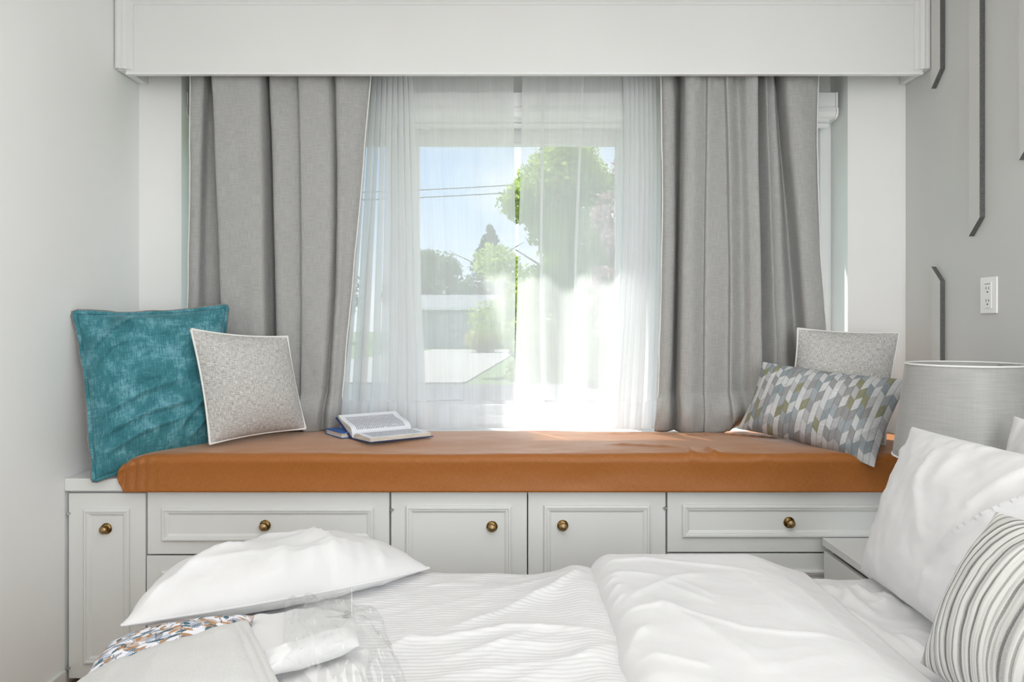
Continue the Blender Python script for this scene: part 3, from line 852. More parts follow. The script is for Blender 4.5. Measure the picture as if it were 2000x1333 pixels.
# ------------------------------------------------------------------ pillows
def pillow_mesh(name, cor, front, back, n=70, p=2.4, q=0.62, pull=(0.06, 0.06, 0.06, 0.06), wr=0.004, seed=1, uvs=None, fn=None, tuck=0.0, sag=(0, 0)):
    """cor: bottom-left, bottom-right, top-right, top-left; front bulges towards the normal. Returns front mesh, back mesh, rim points"""
    bl_, br_, tr_, tl_ = [np.array(c) for c in cor]
    u = np.sin(np.linspace(-1, 1, n) * pi / 2 * 0.9) / np.sin(pi / 2 * 0.9)
    U, V = np.meshgrid(u, u)
    # inward pull of the edges between the corner tips: bottom, right, top, left
    pb, pr_, pt, pl = pull
    U2 = U * (1 - np.where(U > 0, pr_, pl) * (1 - V ** 2) ** 1.0 * np.abs(U) ** 2)
    V2 = V * (1 - np.where(V > 0, pt, pb) * (1 - U ** 2) ** 1.0 * np.abs(V) ** 2)
    a = (U2 + 1) / 2; c = (V2 + 1) / 2
    B = ((1 - a) * (1 - c))[..., None] * bl_ + (a * (1 - c))[..., None] * br_ + (a * c)[..., None] * tr_ + ((1 - a) * c)[..., None] * tl_
    ex = (br_ + tr_ - bl_ - tl_); ey = (tl_ + tr_ - bl_ - br_)
    nrm = np.cross(ex, ey); nrm = nrm / np.linalg.norm(nrm)
    w = np.linalg.norm(ex) / 2; h = np.linalg.norm(ey) / 2
    prof = ((1 - np.abs(U) ** p) * (1 - np.abs(V) ** p)); prof = np.clip(prof, 0, 1) ** q
    # puckers that run in from the seams
    edge = np.exp(-((1 - np.abs(U)) * w / 0.05)) ; edge2 = np.exp(-((1 - np.abs(V)) * h / 0.05))
    puck = edge * vnoise(V * h * 22, U * 2, seed) + edge2 * vnoise(U * w * 22, V * 2, seed + 3)
    inner = np.clip(prof * 3, 0, 1)
    wrk = wr * (2.2 * puck + 1.1 * fbm(U * w * 6, V * h * 6, seed + 5, 4)) * inner
    out = []
    for sgn, T in ((1, front), (-1, back)):
        d = T * prof + wrk * (1 if sgn > 0 else 0.6)
        if fn is not None and sgn > 0: d = d + fn(U, V) * inner
        Q = B + (sgn * d)[..., None] * nrm
        if uvs == 'unit': uu, vv = (U + 1) / 2, (V + 1) / 2
        else: uu, vv = (U + 1) / 2 * w, (V + 1) / 2 * h
        if sgn < 0: Q = Q[:, ::-1]; uu = uu[:, ::-1] + 0.37; vv = vv[:, ::-1]
        out.append(grid_mesh(name, Q[..., 0], Q[..., 1], Q[..., 2], uu, vv))
    rim = np.concatenate([B[0], B[1:, -1], B[-1, ::-1][1:], B[::-1, 0][1:-1]])
    return out[0], out[1], rim, nrm

def join(name, meshes, mats, parent=None):
    bm = bmesh.new()
    for k, me in enumerate(meshes):
        n0 = len(bm.faces)
        bm.from_mesh(me)
        bm.faces.ensure_lookup_table()
        for f in bm.faces[n0:]: f.material_index = k if len(mats) > 1 else 0
    bmesh.ops.remove_doubles(bm, verts=bm.verts, dist=2e-5)
    bmesh.ops.recalc_face_normals(bm, faces=bm.faces)
    me = bpy.data.meshes.new(name); bm.to_mesh(me); bm.free()
    return link(name, me, mats, parent, True)

def rim_tube(name, rim, r, mat, parent, n=8):
    mb = MB(); pts = [Vector(p) for p in rim]; pts.append(pts[0]); pts.append(pts[1])
    mb.tube(pts, r, n, cap=False)
    return mb.build(name, mat, parent, smooth=True)

def center(cor):
    c = sum((Vector(x) for x in cor), Vector()) / 4
    return (c.x, c.y, min(x[2] for x in cor))

# --- teal velvet cushion in the left corner
cor = [P(186, 936, 2.48), P(432, 868, 2.70), P(440, 602, 2.80), P(150, 614, 2.555)]
t = thing('teal_cushion', 'large teal velvet cushion leaning into the left corner of the window seat', 'cushion', center(cor))
def teal_fn(U, V):
    r = 0
    for (a, b_, amp) in (((-1, -0.35), (0.5, 0.02), .012), ((-0.95, -0.55), (0.6, -0.30), .014), ((-0.9, -0.78), (0.4, -0.52), .010), ((-0.95, 0.45), (-0.25, 0.95), .016), ((-0.9, 0.30), (-0.35, 0.62), .010), ((-0.75, -0.15), (0.1, 0.10), .008), ((0.2, -0.7), (0.95, -0.2), .010), ((0.4, -0.85), (0.98, -0.5), .008)):
        r = r + crease(U, V, [a, ((a[0] + b_[0]) / 2, (a[1] + b_[1]) / 2 + 0.06), b_], .022, amp * 1.7)
    return r
f, bk, rim, nn = pillow_mesh('front_cover', cor, .092, .05, 110, 2.4, .58, (.03, .03, .05, .05), .0055, 4, fn=teal_fn)
link('front_cover', f, M['teal'], t)
link('back_cover', bk, M['taupe'], t)
def flange(rim, nrm, width, mat, parent, name='flange', wav=0.004, seed=2, off=0.0):
    rim = np.array(rim); c = rim.mean(0); m = len(rim)
    tg = np.roll(rim, -1, 0) - np.roll(rim, 1, 0); tg = tg / np.linalg.norm(tg, axis=1)[:, None]
    out = np.cross(tg, nrm)
    k = np.arange(m + 1) % m
    L = np.concatenate([[0], np.cumsum(np.linalg.norm(np.diff(rim, axis=0), axis=1))]); L = np.append(L, L[-1] + .01)
    R = []
    for j in range(4):
        fz = j / 3
        wv = wav * fz * 2 * vnoise(L * 28, L * 0 + j * .2, seed)
        R.append(rim[k] + out[k] * (width * fz * (1 + 0.5 * vnoise(L * 14, L * 0, seed + 1)))[:, None] + nrm * (wv + off)[:, None])
    A = np.array(R)
    me = grid_mesh(name, A[..., 0], A[..., 1], A[..., 2], np.tile(L, (4, 1)), np.tile(np.linspace(0, width, 4)[:, None], (1, m + 1)))
    o = link(name, me, mat, parent)
    s_ = o.modifiers.new('t', 'SOLIDIFY'); s_.thickness = 0.003; s_.offset = 0
    return o
flange(rim, nn, .011, M['teal'], t, 'flange', .009, 2, .002)
flange(rim, nn, .015, M['taupe'], t, 'back_flange', .009, 2, -.0025)

# --- grey slub cushions with white piping
def piped(lab, cor, front, back, seed, pull, wr=.003):
    t = thing('grey_cushion', lab, 'cushion', center(cor), 'grey slub cushions with white piping')
    f, bk, rim, nn = pillow_mesh('cover', cor, front, back, 80, 2.2, .66, pull, wr, seed)
    join('cover', [f, bk], [M['tweed']], t)
    rim_tube('piping', rim, .0042, M['piping'], t)
piped('pale grey slub cushion with white piping standing before the teal cushion',
      [P(410, 868, 2.58), P(597, 838, 2.82), P(561, 658, 2.80), P(373, 643, 2.575)], .085, .04, 8, (.05, .04, .06, .05))
piped('grey slub cushion with white piping behind the patterned bolster at the right',
      [P(1530, 820, 2.82), P(1728, 870, 2.62), P(1757, 650, 2.82), P(1558, 642, 2.84)], .080, .045, 15, (.04, .05, .05, .08))
# --- patterned bolster cushion
cor = [P(1440, 838, 2.80), P(1708, 914, 2.46), P(1778, 742, 2.56), P(1490, 707, 2.78)]
t = thing('patterned_cushion', 'oblong cushion woven with blue, white and olive slanted blocks at the right end', 'cushion', center(cor))
f, bk, rim, nn = pillow_mesh('cover', cor, .100, .045, 90, 2.2, .66, (.10, .05, .06, .05), .0035, 19, uvs='unit',
                             fn=lambda U, V: crease(U, V, [(0.55, -1.0), (0.70, -0.6), (0.95, -0.1)], .06, .012) + crease(U, V, [(-.6, -1), (-.5, -.5)], .06, .006))
join('cover', [f, bk], [M['hexes']], t)

# ------------------------------------------------------------------ books
def book_axes(ang): return Vector((cos(ang), sin(ang), 0)), Vector((-sin(ang), cos(ang), 0))
ZK = 0.7795
a_, b_ax = book_axes(radians(36))
c0 = Vector((-0.692, 2.850, ZK))
bk = thing('closed_book', 'closed bright blue hardback book under the open book', 'book', c0)
e1 = -b_ax; wB, lB, hB = .145, .165, .020
def slab(mb, o, ax, ay, lx, ly, z0, z1, m=0):
    V = [o + ax * x + ay * y + Vector((0, 0, z)) for z in (z0, z1) for y in (0, ly) for x in (0, lx)]
    mb.add(V, [(0, 2, 3, 1), (4, 5, 7, 6), (0, 1, 5, 4), (2, 6, 7, 3), (0, 4, 6, 2), (1, 3, 7, 5)], m)
mb = MB(); slab(mb, c0 + a_ * .003 + e1 * .002, e1, a_, wB - .008, lB - .006, .002, hB - .002); mb.build('page_block', M['page_edge'], bk)
mb = MB(); slab(mb, c0, e1, a_, wB, lB, 0, .002); slab(mb, c0, e1, a_, wB, lB, hB - .002, hB); slab(mb, c0, e1, a_, .002, lB, .002, hB - .002)
mb.build('cover', M['blue_cover'], bk)

ob = thing('open_book', 'open hardback book with blue cover and printed pages lying on the orange cushion', 'book', (-.45, 2.68, ZK))
g0 = Vector((-0.570, 2.728, ZK)); LB, WB = .245, .150    # gutter start, length along gutter, page width
def half(side, tilt, thick, arch):
    """side -1 towards the room, +1 towards the window"""
    dirn = b_ax * side
    ax = dirn * cos(tilt) + Vector((0, 0, sin(tilt)))
    up = Vector((0, 0, cos(tilt))) - dirn * sin(tilt)
    n = 14
    prof_top = []; prof_bot = []
    for k in range(n + 1):
        s = k / n
        x = .003 + (WB - .008) * s
        hgt = thick * min(1, (s / .18) ** .6) * (0.75 + .25 * (1 - s)) + arch * sin(pi * min(1, s * 1.35) ** .8) * (1 - s)
        prof_top.append((x, .003 + hgt)); prof_bot.append((x, .003))
    mb = MB(); V = []; UV = []
    for y in (0.004, LB - .004):
        for x, z in prof_top: V.append(g0 + a_ * y + ax * x + up * z)
        for x, z in prof_bot: V.append(g0 + a_ * y + ax * x + up * z)
    m = n + 1
    Fc = []; mi = []
    for k in range(n):
        Fc.append((k, k + 1, 2 * m + k + 1, 2 * m + k)); mi.append(0)
        Fc.append((m + k, 3 * m + k, 3 * m + k + 1, m + k + 1)); mi.append(1)
        Fc.append((k, m + k, m + k + 1, k + 1)); mi.append(1)
        Fc.append((2 * m + k, 2 * m + k + 1, 3 * m + k + 1, 3 * m + k)); mi.append(1)
    Fc.append((n, m + n, 3 * m + n, 2 * m + n)); mi.append(1)
    me = mesh('pages', V, Fc)
    me.polygons.foreach_set('material_index', mi)
    uv = me.uv_layers.new(name='UVMap')
    for lp in me.loops:
        i = lp.vertex_index
        uv.data[lp.index].uv = (((i % m) / n), 0.0 if i < 2 * m else 1.0)
    link('pages', me, [M['page'], M['page_edge']], ob)
    cv = MB(); V = [g0 + a_ * y + ax * x + up * z for z in (0, .0025) for y in (-.003, LB + .003) for x in (0, WB)]
    cv.add(V, [(0, 2, 3, 1), (4, 5, 7, 6), (0, 1, 5, 4), (2, 6, 7, 3), (0, 4, 6, 2), (1, 3, 7, 5)])
    cv.build('cover', M['navy'], ob)
half(-1, radians(1.5), .017, .003)
half(1, radians(24), .014, .016)

# ------------------------------------------------------------------ battens, outlet on the right wall
def batten(Yn, Yf, z0, z1, cut0, cut1, lab):
    """board on the right wall from Yn (near) to Yf (far); cut = rise of the near end's edge over the far one"""
    xf, xw = XR - .018, XR - .0005
    poly = [(Yf, z0), (Yn, z0 + cut0), (Yn, z1 + cut1), (Yf, z1)]
    V = [(xf, y, z) for y, z in poly] + [(xw, y, z) for y, z in poly]
    t = MB()
    t.add(V, [(0, 1, 2, 3)], 0)
    t.add(V, [(4, 7, 6, 5), (0, 4, 5, 1), (1, 5, 6, 2), (2, 6, 7, 3), (3, 7, 4, 0)], 1)
    o = t.build('wall_batten', [M['batten_face'], M['batten_edge']])
    return tag(o, lab, 'batten', 'grey battens on the right wall')
batten(2.745, 2.803, 2.047, ZCEIL - .002, .055, 0, 'grey wall batten right beside the pelmet end, cut off diagonally below')
batten(2.745, 2.803, 0.70, 1.397, 0, -.055, 'grey wall batten rising from behind the lamp, with diagonal top end')
batten(2.513, 2.573, 1.4816, ZCEIL - .002, .056, 0, 'long grey wall batten ending diagonally above the power outlet')
batten(2.258, 2.318, 1.683, ZCEIL - .002, .058, 0, 'grey wall batten cut off by the right edge of the photo')

ol = thing('power_outlet', 'white double power outlet on the grey wall above the lamp', 'outlet', (XR, 2.485, 1.22))
y0, y1, z0, z1 = 2.444, 2.530, 1.222, 1.340
MB().box(XR - .006, XR - .0003, y0, y1, z0, z1).build('plate', M['plastic_white'], ol, bevel=0.002)
MB().box(XR - .0085, XR - .006, y0 + .024, y1 - .024, z0 + .016, z1 - .016).build('insert', M['plastic_white'], ol, bevel=0.001)
ym = (y0 + y1) / 2
for zc_ in (z0 + .034, z0 + .074):
    mb = MB(); xo = XR - .0092
    mb.box(xo, XR - .008, ym - .0075, ym - .0058, zc_ + .004, zc_ + .0125).box(xo, XR - .008, ym + .0058, ym + .0075, zc_ + .004, zc_ + .0125)
    mb.lathe((XR - .008, ym, zc_ - .004), (-1, 0, 0), [(.0028, 0), (.0028, .0012), (0, .0012)], 10)
    mb.build('socket_slots', M['dark'], ol)
MB().box(XR - .0092, XR - .008, ym - .014, ym + .014, z1 - .023, z1 - .0215).build('test_slot', M['dark'], ol)
MB().lathe((XR - .008, ym, z0 + .0185), (-1, 0, 0), [(.0022, 0), (.0022, .001), (0, .001)], 10).build('indicator', M['steel'], ol)

# ------------------------------------------------------------------ nightstand and lamp
ns = thing('nightstand', 'white nightstand between window seat and bed under the lamp', 'nightstand', (1.28, 2.29, 0))
nx0, nx1, ny0, ny1 = 1.012, 1.530, 2.10, 2.505
MB().box(nx0, nx1, ny0, ny1, .466, .490).build('top', M['joinery'], ns, bevel=.0015)
mb = MB().box(nx0 + .03, nx1, ny0, ny0 + .018, .06, .466).box(nx0 + .03, nx1, ny1 - .018, ny1, .06, .466).box(nx1 - .018, nx1, ny0 + .018, ny1 - .018, .06, .466).box(nx0 + .03, nx1 - .018, ny0 + .018, ny1 - .018, .06, .08)
mb.build('carcass', M['joinery'], ns)
for z0, z1 in ((.275, .448), (.085, .265)):
    MB().box(nx0 + .004, nx0 + .022, ny0 + .002, ny1 - .002, z0, z1).build('drawer', M['joinery'], ns, bevel=.0015)
for xx in (nx0 + .05, nx1 - .05):
    for yy in (ny0 + .04, ny1 - .04):
        MB().box(xx - .015, xx + .015, yy - .015, yy + .015, 0, .06).build('leg', M['joinery'], ns)

lx, ly = 1.313, 2.225
lp = thing('table_lamp', 'table lamp with tapered grey satin shade on the nightstand', 'lamp', (lx, ly, .4905))
def shade():
    n = 72; rt, rb, zt, zb_ = .156, .190, 1.072, .800
    th = np.linspace(0, 2 * pi, n + 1); s = np.linspace(0, 1, 14)
    T, S = np.meshgrid(th, s)
    R = rb + (rt - rb) * S
    me = grid_mesh('lamp_shade', lx + R * np.cos(T), ly + R * np.sin(T), zb_ + (zt - zb_) * S, T * .19, S * .28)
    o = link('lamp_shade', me, M['shade'], lp)
    m_ = o.modifiers.new('t', 'SOLIDIFY'); m_.thickness = .002; m_.offset = -1
    for r, z in ((rt, zt), (rb, zb_)):
        MB().tube([(lx + r * cos(a), ly + r * sin(a), z) for a in np.linspace(0, 2 * pi, 65)], .0028, 8, cap=False).build('trim_ring', M['shade_trim'], lp, smooth=True)
    mb = MB()
    for k in range(3):
        a = 2 * pi * k / 3 + .4
        mb.tube([(lx, ly, zt - .03), (lx + rt * cos(a), ly + rt * sin(a), zt - .004)], .002, 6)
    mb.build('spider', M['steel'], lp)
shade()
MB().lathe((lx, ly, .491), (0, 0, 1), [(0, 0), (.075, 0), (.08, .01), (.07, .03), (.085, .09), (.10, .15), (.085, .22), (.045, .27), (.02, .29), (.016, .32), (0, .32)], 32).build('lamp_base', M['ceramic'], lp, smooth=True)
MB().tube([(lx, ly, .81), (lx, ly, 1.045)], .006, 10).build('stem', M['steel'], lp)
MB().lathe((lx, ly, .86), (0, 0, 1), [(.013, 0), (.016, .03), (.03, .06), (.031, .085), (.02, .11), (0, .118)], 20).build('bulb', M['plastic_white'], lp, smooth=True)

# ------------------------------------------------------------------ bed
BX0, BX1, BY0, BY1 = -0.70, 1.500, 0.55, 2.075
bed = thing('bed', 'double bed base with mattress under the white bedding', 'bed', (.3, 1.3, 0))
MB().box(BX0 + .03, BX1, BY0 + .02, BY1 - .03, .10, .26).build('bed_base', M['taupe'], bed, bevel=.01)
MB().box(BX0 + .02, BX1, BY0, BY1 - .015, .262, .492).build('mattress', M['white_cotton'], bed, bevel=.04)
for xx in (BX0 + .1, BX1 - .1):
    for yy in (BY0 + .1, BY1 - .1):
        MB().lathe((xx, yy, 0), (0, 0, 1), [(0, 0), (.022, 0), (.028, .10), (0, .10)], 12).build('leg', M['dark'], bed)

def drape(name, x0, x1, s0, yedge, z0, r, down, res, hfun, parent=None, mat=None, edge_l=None, edge_r=None):
    """cloth that lies on the bed from y=s0 to the far edge, rounds it and hangs down; hfun(X, S) gives thickness over the base"""
    arc = r * pi / 2
    S1 = (yedge - r - s0) + arc + down
    nx = int((x1 - x0) / res) + 1; ny = int(S1 / res) + 1
    X, S = np.meshgrid(np.linspace(x0, x1, nx), np.linspace(0, S1, ny))
    fl = yedge - r - s0
    a = np.clip((S - fl) / r, 0, pi / 2)
    Y = np.where(S < fl, s0 + S, yedge - r + r * np.sin(a))
    Z = np.where(S < fl, z0, z0 - r + r * np.cos(a)) - np.clip(S - fl - arc, 0, None)
    ny_ = np.sin(a); nz_ = np.cos(a)
    H = hfun(X, s0 + S)
    Y = Y + ny_ * H; Z = Z + nz_ * H
    me = grid_mesh(name, X, Y, Z, X.copy(), s0 + S)
    return link(name, me, mat, parent)

Zs = .500
def PL(pts, z): return [G(x, y, z) for x, y in pts]
def soft(X, Y, seed, amp):
    return amp * (fbm(X * 4, Y * 4, seed, 4) + 0.35 * ridge(X * 5 + Y * 3, Y * 6 - X * 2, seed + 3, 3))
# fitted sheet by the pillows
def h_sheet(X, Y):
    h = .006 + soft(X, Y, 11, .006) + 0.005 * ridge(X * 7 - Y * 4, Y * 5 + X * 3, 33, 3) * np.clip((X - .7) / .1, 0, 1)
    for pts, a in (([(1590, 1140), (1650, 1165), (1720, 1215)], .012), ([(1660, 1150), (1700, 1172), (1745, 1192)], .016), ([(1705, 1165), (1740, 1178), (1790, 1205)], .014), ([(1620, 1180), (1700, 1225), (1790, 1290)], .012), ([(1640, 1135), (1652, 1160), (1650, 1185)], .010), ([(1700, 1190), (1735, 1185), (1760, 1188)], .010), ([(1745, 1240), (1790, 1270), (1830, 1300)], .010)):
        h = h + crease(X, Y, PL(pts, .51), .008, a)
    return h
o = drape('fitted_sheet', .66, 1.498, .60, BY1, Zs, .05, .20, .007, h_sheet, None, M['white_sheet'])
tag(o, 'smooth white fitted sheet at the head of the bed beside the pillows', 'sheet')
# satin striped cover over the foot of the bed
def h_cover(X, Y):
    ed = np.clip((.26 - X) / .06, 0, 1); ed = np.sqrt(1 - (1 - ed) ** 2)
    h = .014 * ed + .004 + soft(X, Y, 5, .007)
    dg = X * 0.55 - Y * 0.83
    h = h + 0.0035 * ridge(dg * 9, (X * .83 + Y * .55) * 2.2, 91, 2)
    for pts, w, a in (([(735, 1283), (800, 1250), (850, 1255), (1000, 1236), (1100, 1238), (1195, 1252)], .010, .014), ([(828, 1146), (880, 1143), (955, 1143)], .005, .006), ([(850, 1245), (960, 1210), (1060, 1165), (1140, 1128)], .016, .014), ([(920, 1290), (1040, 1240), (1110, 1220)], .02, .010), ([(1010, 1180), (1080, 1160), (1145, 1125)], .012, .012), ([(960, 1160), (1050, 1140), (1130, 1130)], .012, .006), ([(830, 1300), (980, 1265), (1180, 1268)], .02, .010), ([(880, 1325), (1050, 1300), (1190, 1290)], .02, .010)):
        h = h + crease(X, Y, PL(pts, .53), w * .8, a * .7)
    h = h + 0.012 * np.exp(-((X - 0.17) / .05) ** 2) * (1 + vnoise(Y * 9, X * 3, 8))
    return h
o = drape('bed_cover', BX0 - .02, .255, .60, BY1, Zs + .010, .055, .25, .006, h_cover, None, M['white_satin'])
tag(o, 'white satin striped cover wrinkled across the middle of the bed', 'bed cover')
# thick smooth duvet across the bed
def h_duvet(X, Y):
    el = np.clip((X - .205 - 0.010 * vnoise(Y * 8, Y * 0, 2)) / .07, 0, 1); el = np.sqrt(np.clip(1 - (1 - el) ** 2, 0, 1))
    er = np.clip((.800 - X) / .20, 0, 1); er = er * er * (3 - 2 * er)
    h = .050 * el * er + .020 * el * np.clip((.800 - X) / .03, 0, 1) + soft(X, Y, 61, .0055) * el
    g = np.exp(-(X - .21) / .05)
    h = h + el * g * .012 * vnoise(Y * 26 + X * 9, X * 6, 77)
    for pts, w, a in (([(1165, 1115), (1195, 1106), (1260, 1103), (1400, 1117), (1505, 1137)], .006, .009), ([(1195, 1218), (1225, 1206), (1292, 1198), (1335, 1212), (1450, 1243), (1540, 1253), (1690, 1260)], .007, .009),
                     ([(1180, 1132), (1240, 1133), (1300, 1142)], .010, .009), ([(1215, 1190), (1260, 1165), (1320, 1140), (1390, 1128)], .012, .010), ([(1262, 1178), (1300, 1200), (1400, 1260), (1500, 1333)], .018, .015), ([(1210, 1295), (1235, 1260), (1270, 1235)], .012, .010),
                     ([(1250, 1290), (1300, 1300), (1400, 1322)], .012, .010), ([(1290, 1150), (1340, 1170), (1400, 1192)], .007, .007), ([(1310, 1140), (1360, 1160), (1395, 1180)], .007, .006), ([(1185, 1165), (1215, 1150)], .006, .010), ([(1175, 1145), (1205, 1138)], .006, .010), ([(1190, 1185), (1220, 1170)], .006, .010), ([(1520, 1120), (1600, 1180), (1700, 1260), (1760, 1320)], .02, .008), ([(1420, 1115), (1500, 1165), (1600, 1240)], .02, .006)):
        h = h + crease(X, Y, PL(pts, .565), w * .8, a * .62) * el
    return h
o = drape('duvet', .200, .835, .60, BY1 + .005, Zs + .008, .07, .22, .006, h_duvet, None, M['white_cotton'])
tag(o, 'plump white duvet folded across the bed next to the pillows', 'duvet')

# ------------------------------------------------------------------ bed pillows
def simple(name, lab, cat, cor, front, back, mat, seed, pull=(.05, .05, .05, .05), wr=.006, p=2.5, q=.55, fn=None, n=80, group=None, pipe=None):
    t = thing(name, lab, cat, center(cor), group)
    f, bk, rim, nn = pillow_mesh('cover', cor, front, back, n, p, q, pull, wr, seed, fn=fn)
    join('cover', [f, bk], [mat], t)
    if pipe: rim_tube(pipe, rim, .003, mat, t)
    return t
def big_fn(U, V):
    r = 0
    for pts, w, a in (([(.12, -.45), (.38, .1), (.80, .85)], .022, .022), ([(.12, -.45), (.10, -.95)], .02, .012), ([(.02, -.3), (-.28, .25), (-.40, .9)], .03, .010), ([(.5, -.1), (.8, .3), (1, .6)], .025, .012), ([(.22, .1), (.34, .5), (.5, .95)], .02, .010), ([(-.15, .35), (-.12, .9)], .02, .006), ([(.3, -.35), (.55, -.25), (.9, -.1)], .02, .008)):
        r = r + crease(U, V, pts, w, a)
    return r
# face looks towards -X and up: left column is the far end
simple('bed_pillow', 'large white bed pillow leaning upright at the head of the bed', 'pillow',
       [Vector((.935, 2.06, .528)), Vector((.915, 1.36, .528)), Vector((1.12, 1.36, .915)), Vector((1.065, 2.045, .915))], .085, .07, M['white_cotton'], 31, (.02, .05, .03, .06), .008, fn=big_fn, n=100, group='white bed pillows')
simple('bed_pillow', 'second white bed pillow peeking out behind the large leaning one, by the lampshade', 'pillow',
       [Vector((1.20, 2.00, .528)), Vector((1.20, 1.30, .528)), Vector((1.33, 1.30, .93)), Vector((1.30, 1.99, .95))], .05, .06, M['white_cotton'], 37, (.03, .05, .06, .06), .008, group='white bed pillows')
simple('striped_pillow', 'pale knitted pillow with dark grey stripes at the lower right corner', 'pillow',
       [Vector((.775, 1.46, .545)), Vector((.80, .92, .545)), Vector((1.02, .92, .84)), Vector((.945, 1.50, .822))], .115, .05, M['stripe'], 43, (.02, .04, .03, .04), .004, n=90, p=2.3, q=.62)

# --- pillow thrown on the foot of the bed
cor = [P(238, 1222, 1.50), P(838, 1110, 2.02), P(700, 1072, 2.30), P(300, 1150, 1.90)]
def foot_fn(U, V):
    r = 0
    for pts, a in (([(.25, -1), (.3, -.5), (.2, 0)], .022), ([(-.1, -1), (-.05, -.6)], .016), ([(.36, -1), (.40, -.6)], .018), ([(-.95, -.9), (-.5, -.3), (-.2, -.2)], .02), ([(.5, -1), (.5, -.6)], .010), ([(.62, -1), (.66, -.5)], .010), ([(.1, -1), (.12, -.7)], .01), ([(-.8, -.5), (-.3, -.55), (.1, -.7)], .012), ([(-.2, .4), (.1, .1), (.4, .1)], .010)):
        r = r + crease(U, V, pts, .06, a)
    return r
simple('loose_pillow', 'white pillow lying flat on the foot of the bed over the floral cushion', 'pillow', cor, .10, .05, M['white_cotton'], 52, (-.22, .02, .05, .02), .007, fn=foot_fn, n=100, pipe='seam')
# --- floral cushion, towel and bagged linen at lower left
cor = [P(120, 1400, 1.15), P(470, 1340, 1.25), P(497, 1203, 1.50), P(215, 1256, 1.52)]
simple('floral_cushion', 'floral printed cushion in blue and ochre under the loose pillow', 'cushion', cor, .040, .03, M['floral'], 61, (.02, .02, -.04, .02), .004)

t = thing('folded_towel', 'folded white terry towel in the lower left corner in front of the floral cushion', 'towel', (-.62, 1.2, .56))
cor = [P(60, 1420, 1.08), P(565, 1375, 1.16), P(483, 1214, 1.40), P(165, 1335, 1.27)]
f, bk, rim, nn = pillow_mesh('towel_cloth', cor, .026, .030, 90, 7, .5, (.0, .0, .03, .0), .004, 71,
                             fn=lambda U, V: crease(U, V, [(-.2, -1), (-.1, 0), (0, 1)], .05, .006) + crease(U, V, [(-.6, -1), (-.55, 0), (-.5, 1)], .06, .006) + crease(U, V, [(.3, -1), (.35, 1)], .1, .004) - crease(U, V, [(.90, -1), (.90, 1)], .012, .006) - crease(U, V, [(.80, -1), (.80, 1)], .012, .006))
join('towel_cloth', [f, bk], [M['terry']], t)
t = thing('bagged_linen', 'folded white linen packed in a crumpled clear plastic bag beside the towel', 'linen', (-.4, 1.35, .55))
def layer(name, cor, fr, bk_, seed, p=6, wr=.003, fn=None):
    f, b2, rim, nn = pillow_mesh(name, cor, fr, bk_, 60, p, .5, (0, .0, 0, 0), wr, seed, fn=fn)
    return join(name, [f, b2], [M['white_sheet']], t)
layer('folded_layer', [P(450, 1300, 1.33), P(700, 1236, 1.41), P(688, 1184, 1.60), P(465, 1214, 1.56)], .016, .035, 81)
layer('rolled_layer', [P(518, 1318, 1.27), P(702, 1262, 1.345), P(696, 1228, 1.40), P(512, 1278, 1.32)], .022, .022, 82, 2.6)
layer('folded_layer', [P(500, 1410, 1.20), P(705, 1350, 1.26), P(722, 1272, 1.42), P(505, 1326, 1.35)], .016, .040, 83)
f, bk, rim, nn = pillow_mesh('plastic_bag', [P(545, 1420, 1.12), P(800, 1350, 1.20), P(742, 1215, 1.50), P(555, 1185, 1.57)], .050, .01, 110, 3.0, .5, (.0, .04, .05, .0), .003, 84,
                             fn=lambda U, V: 0.012 * ridge(U * 2.4 + V, V * 2.8 - U, 85, 1) + 0.007 * ridge(U * 5.5 + V * 2, V * 4.5, 86, 1))
o = link('plastic_bag', f, M['film'], t)
def fin():
    a, b_, c, d = [np.array(x) for x in (P(592, 1212, 1.56), P(688, 1246, 1.47), P(687, 1150, 1.52), P(594, 1172, 1.59))]
    u = np.linspace(0, 1, 50); U, V = np.meshgrid(u, u)
    B = ((1 - U) * (1 - V))[..., None] * a + (U * (1 - V))[..., None] * b_ + (U * V)[..., None] * c + ((1 - U) * V)[..., None] * d
    w = .010 * ridge(U * 2.5 + V, V * 1.5 - U, 87, 1) + .005 * fbm(U * 5, V * 4, 88, 1)
    B = B + w[..., None] * np.array((.2, -1, .1))
    me = grid_mesh('bag_flap', B[..., 0], B[..., 1], B[..., 2], U, V)
    o = link('bag_flap', me, M['film'], t)
    s_ = o.modifiers.new('t', 'SOLIDIFY'); s_.thickness = .0006
    for e0, e1 in ((c, d), (b_, c)):
        MB().tube([Vector(e0), Vector((e0 + e1) / 2) + Vector((0, -.004, .003)), Vector(e1)], .0022, 6).build('bag_seam', M['film'], o)
fin()
mb = MB(); c = P(676, 1204, 1.47)
mb.box(c.x - .006, c.x + .006, c.y - .003, c.y + .003, c.z - .002, c.z + .002).box(c.x + .004, c.x + .009, c.y - .002, c.y + .002, c.z + .002, c.z + .005)
mb.build('zip_slider', M['steel'], t, bevel=.001)

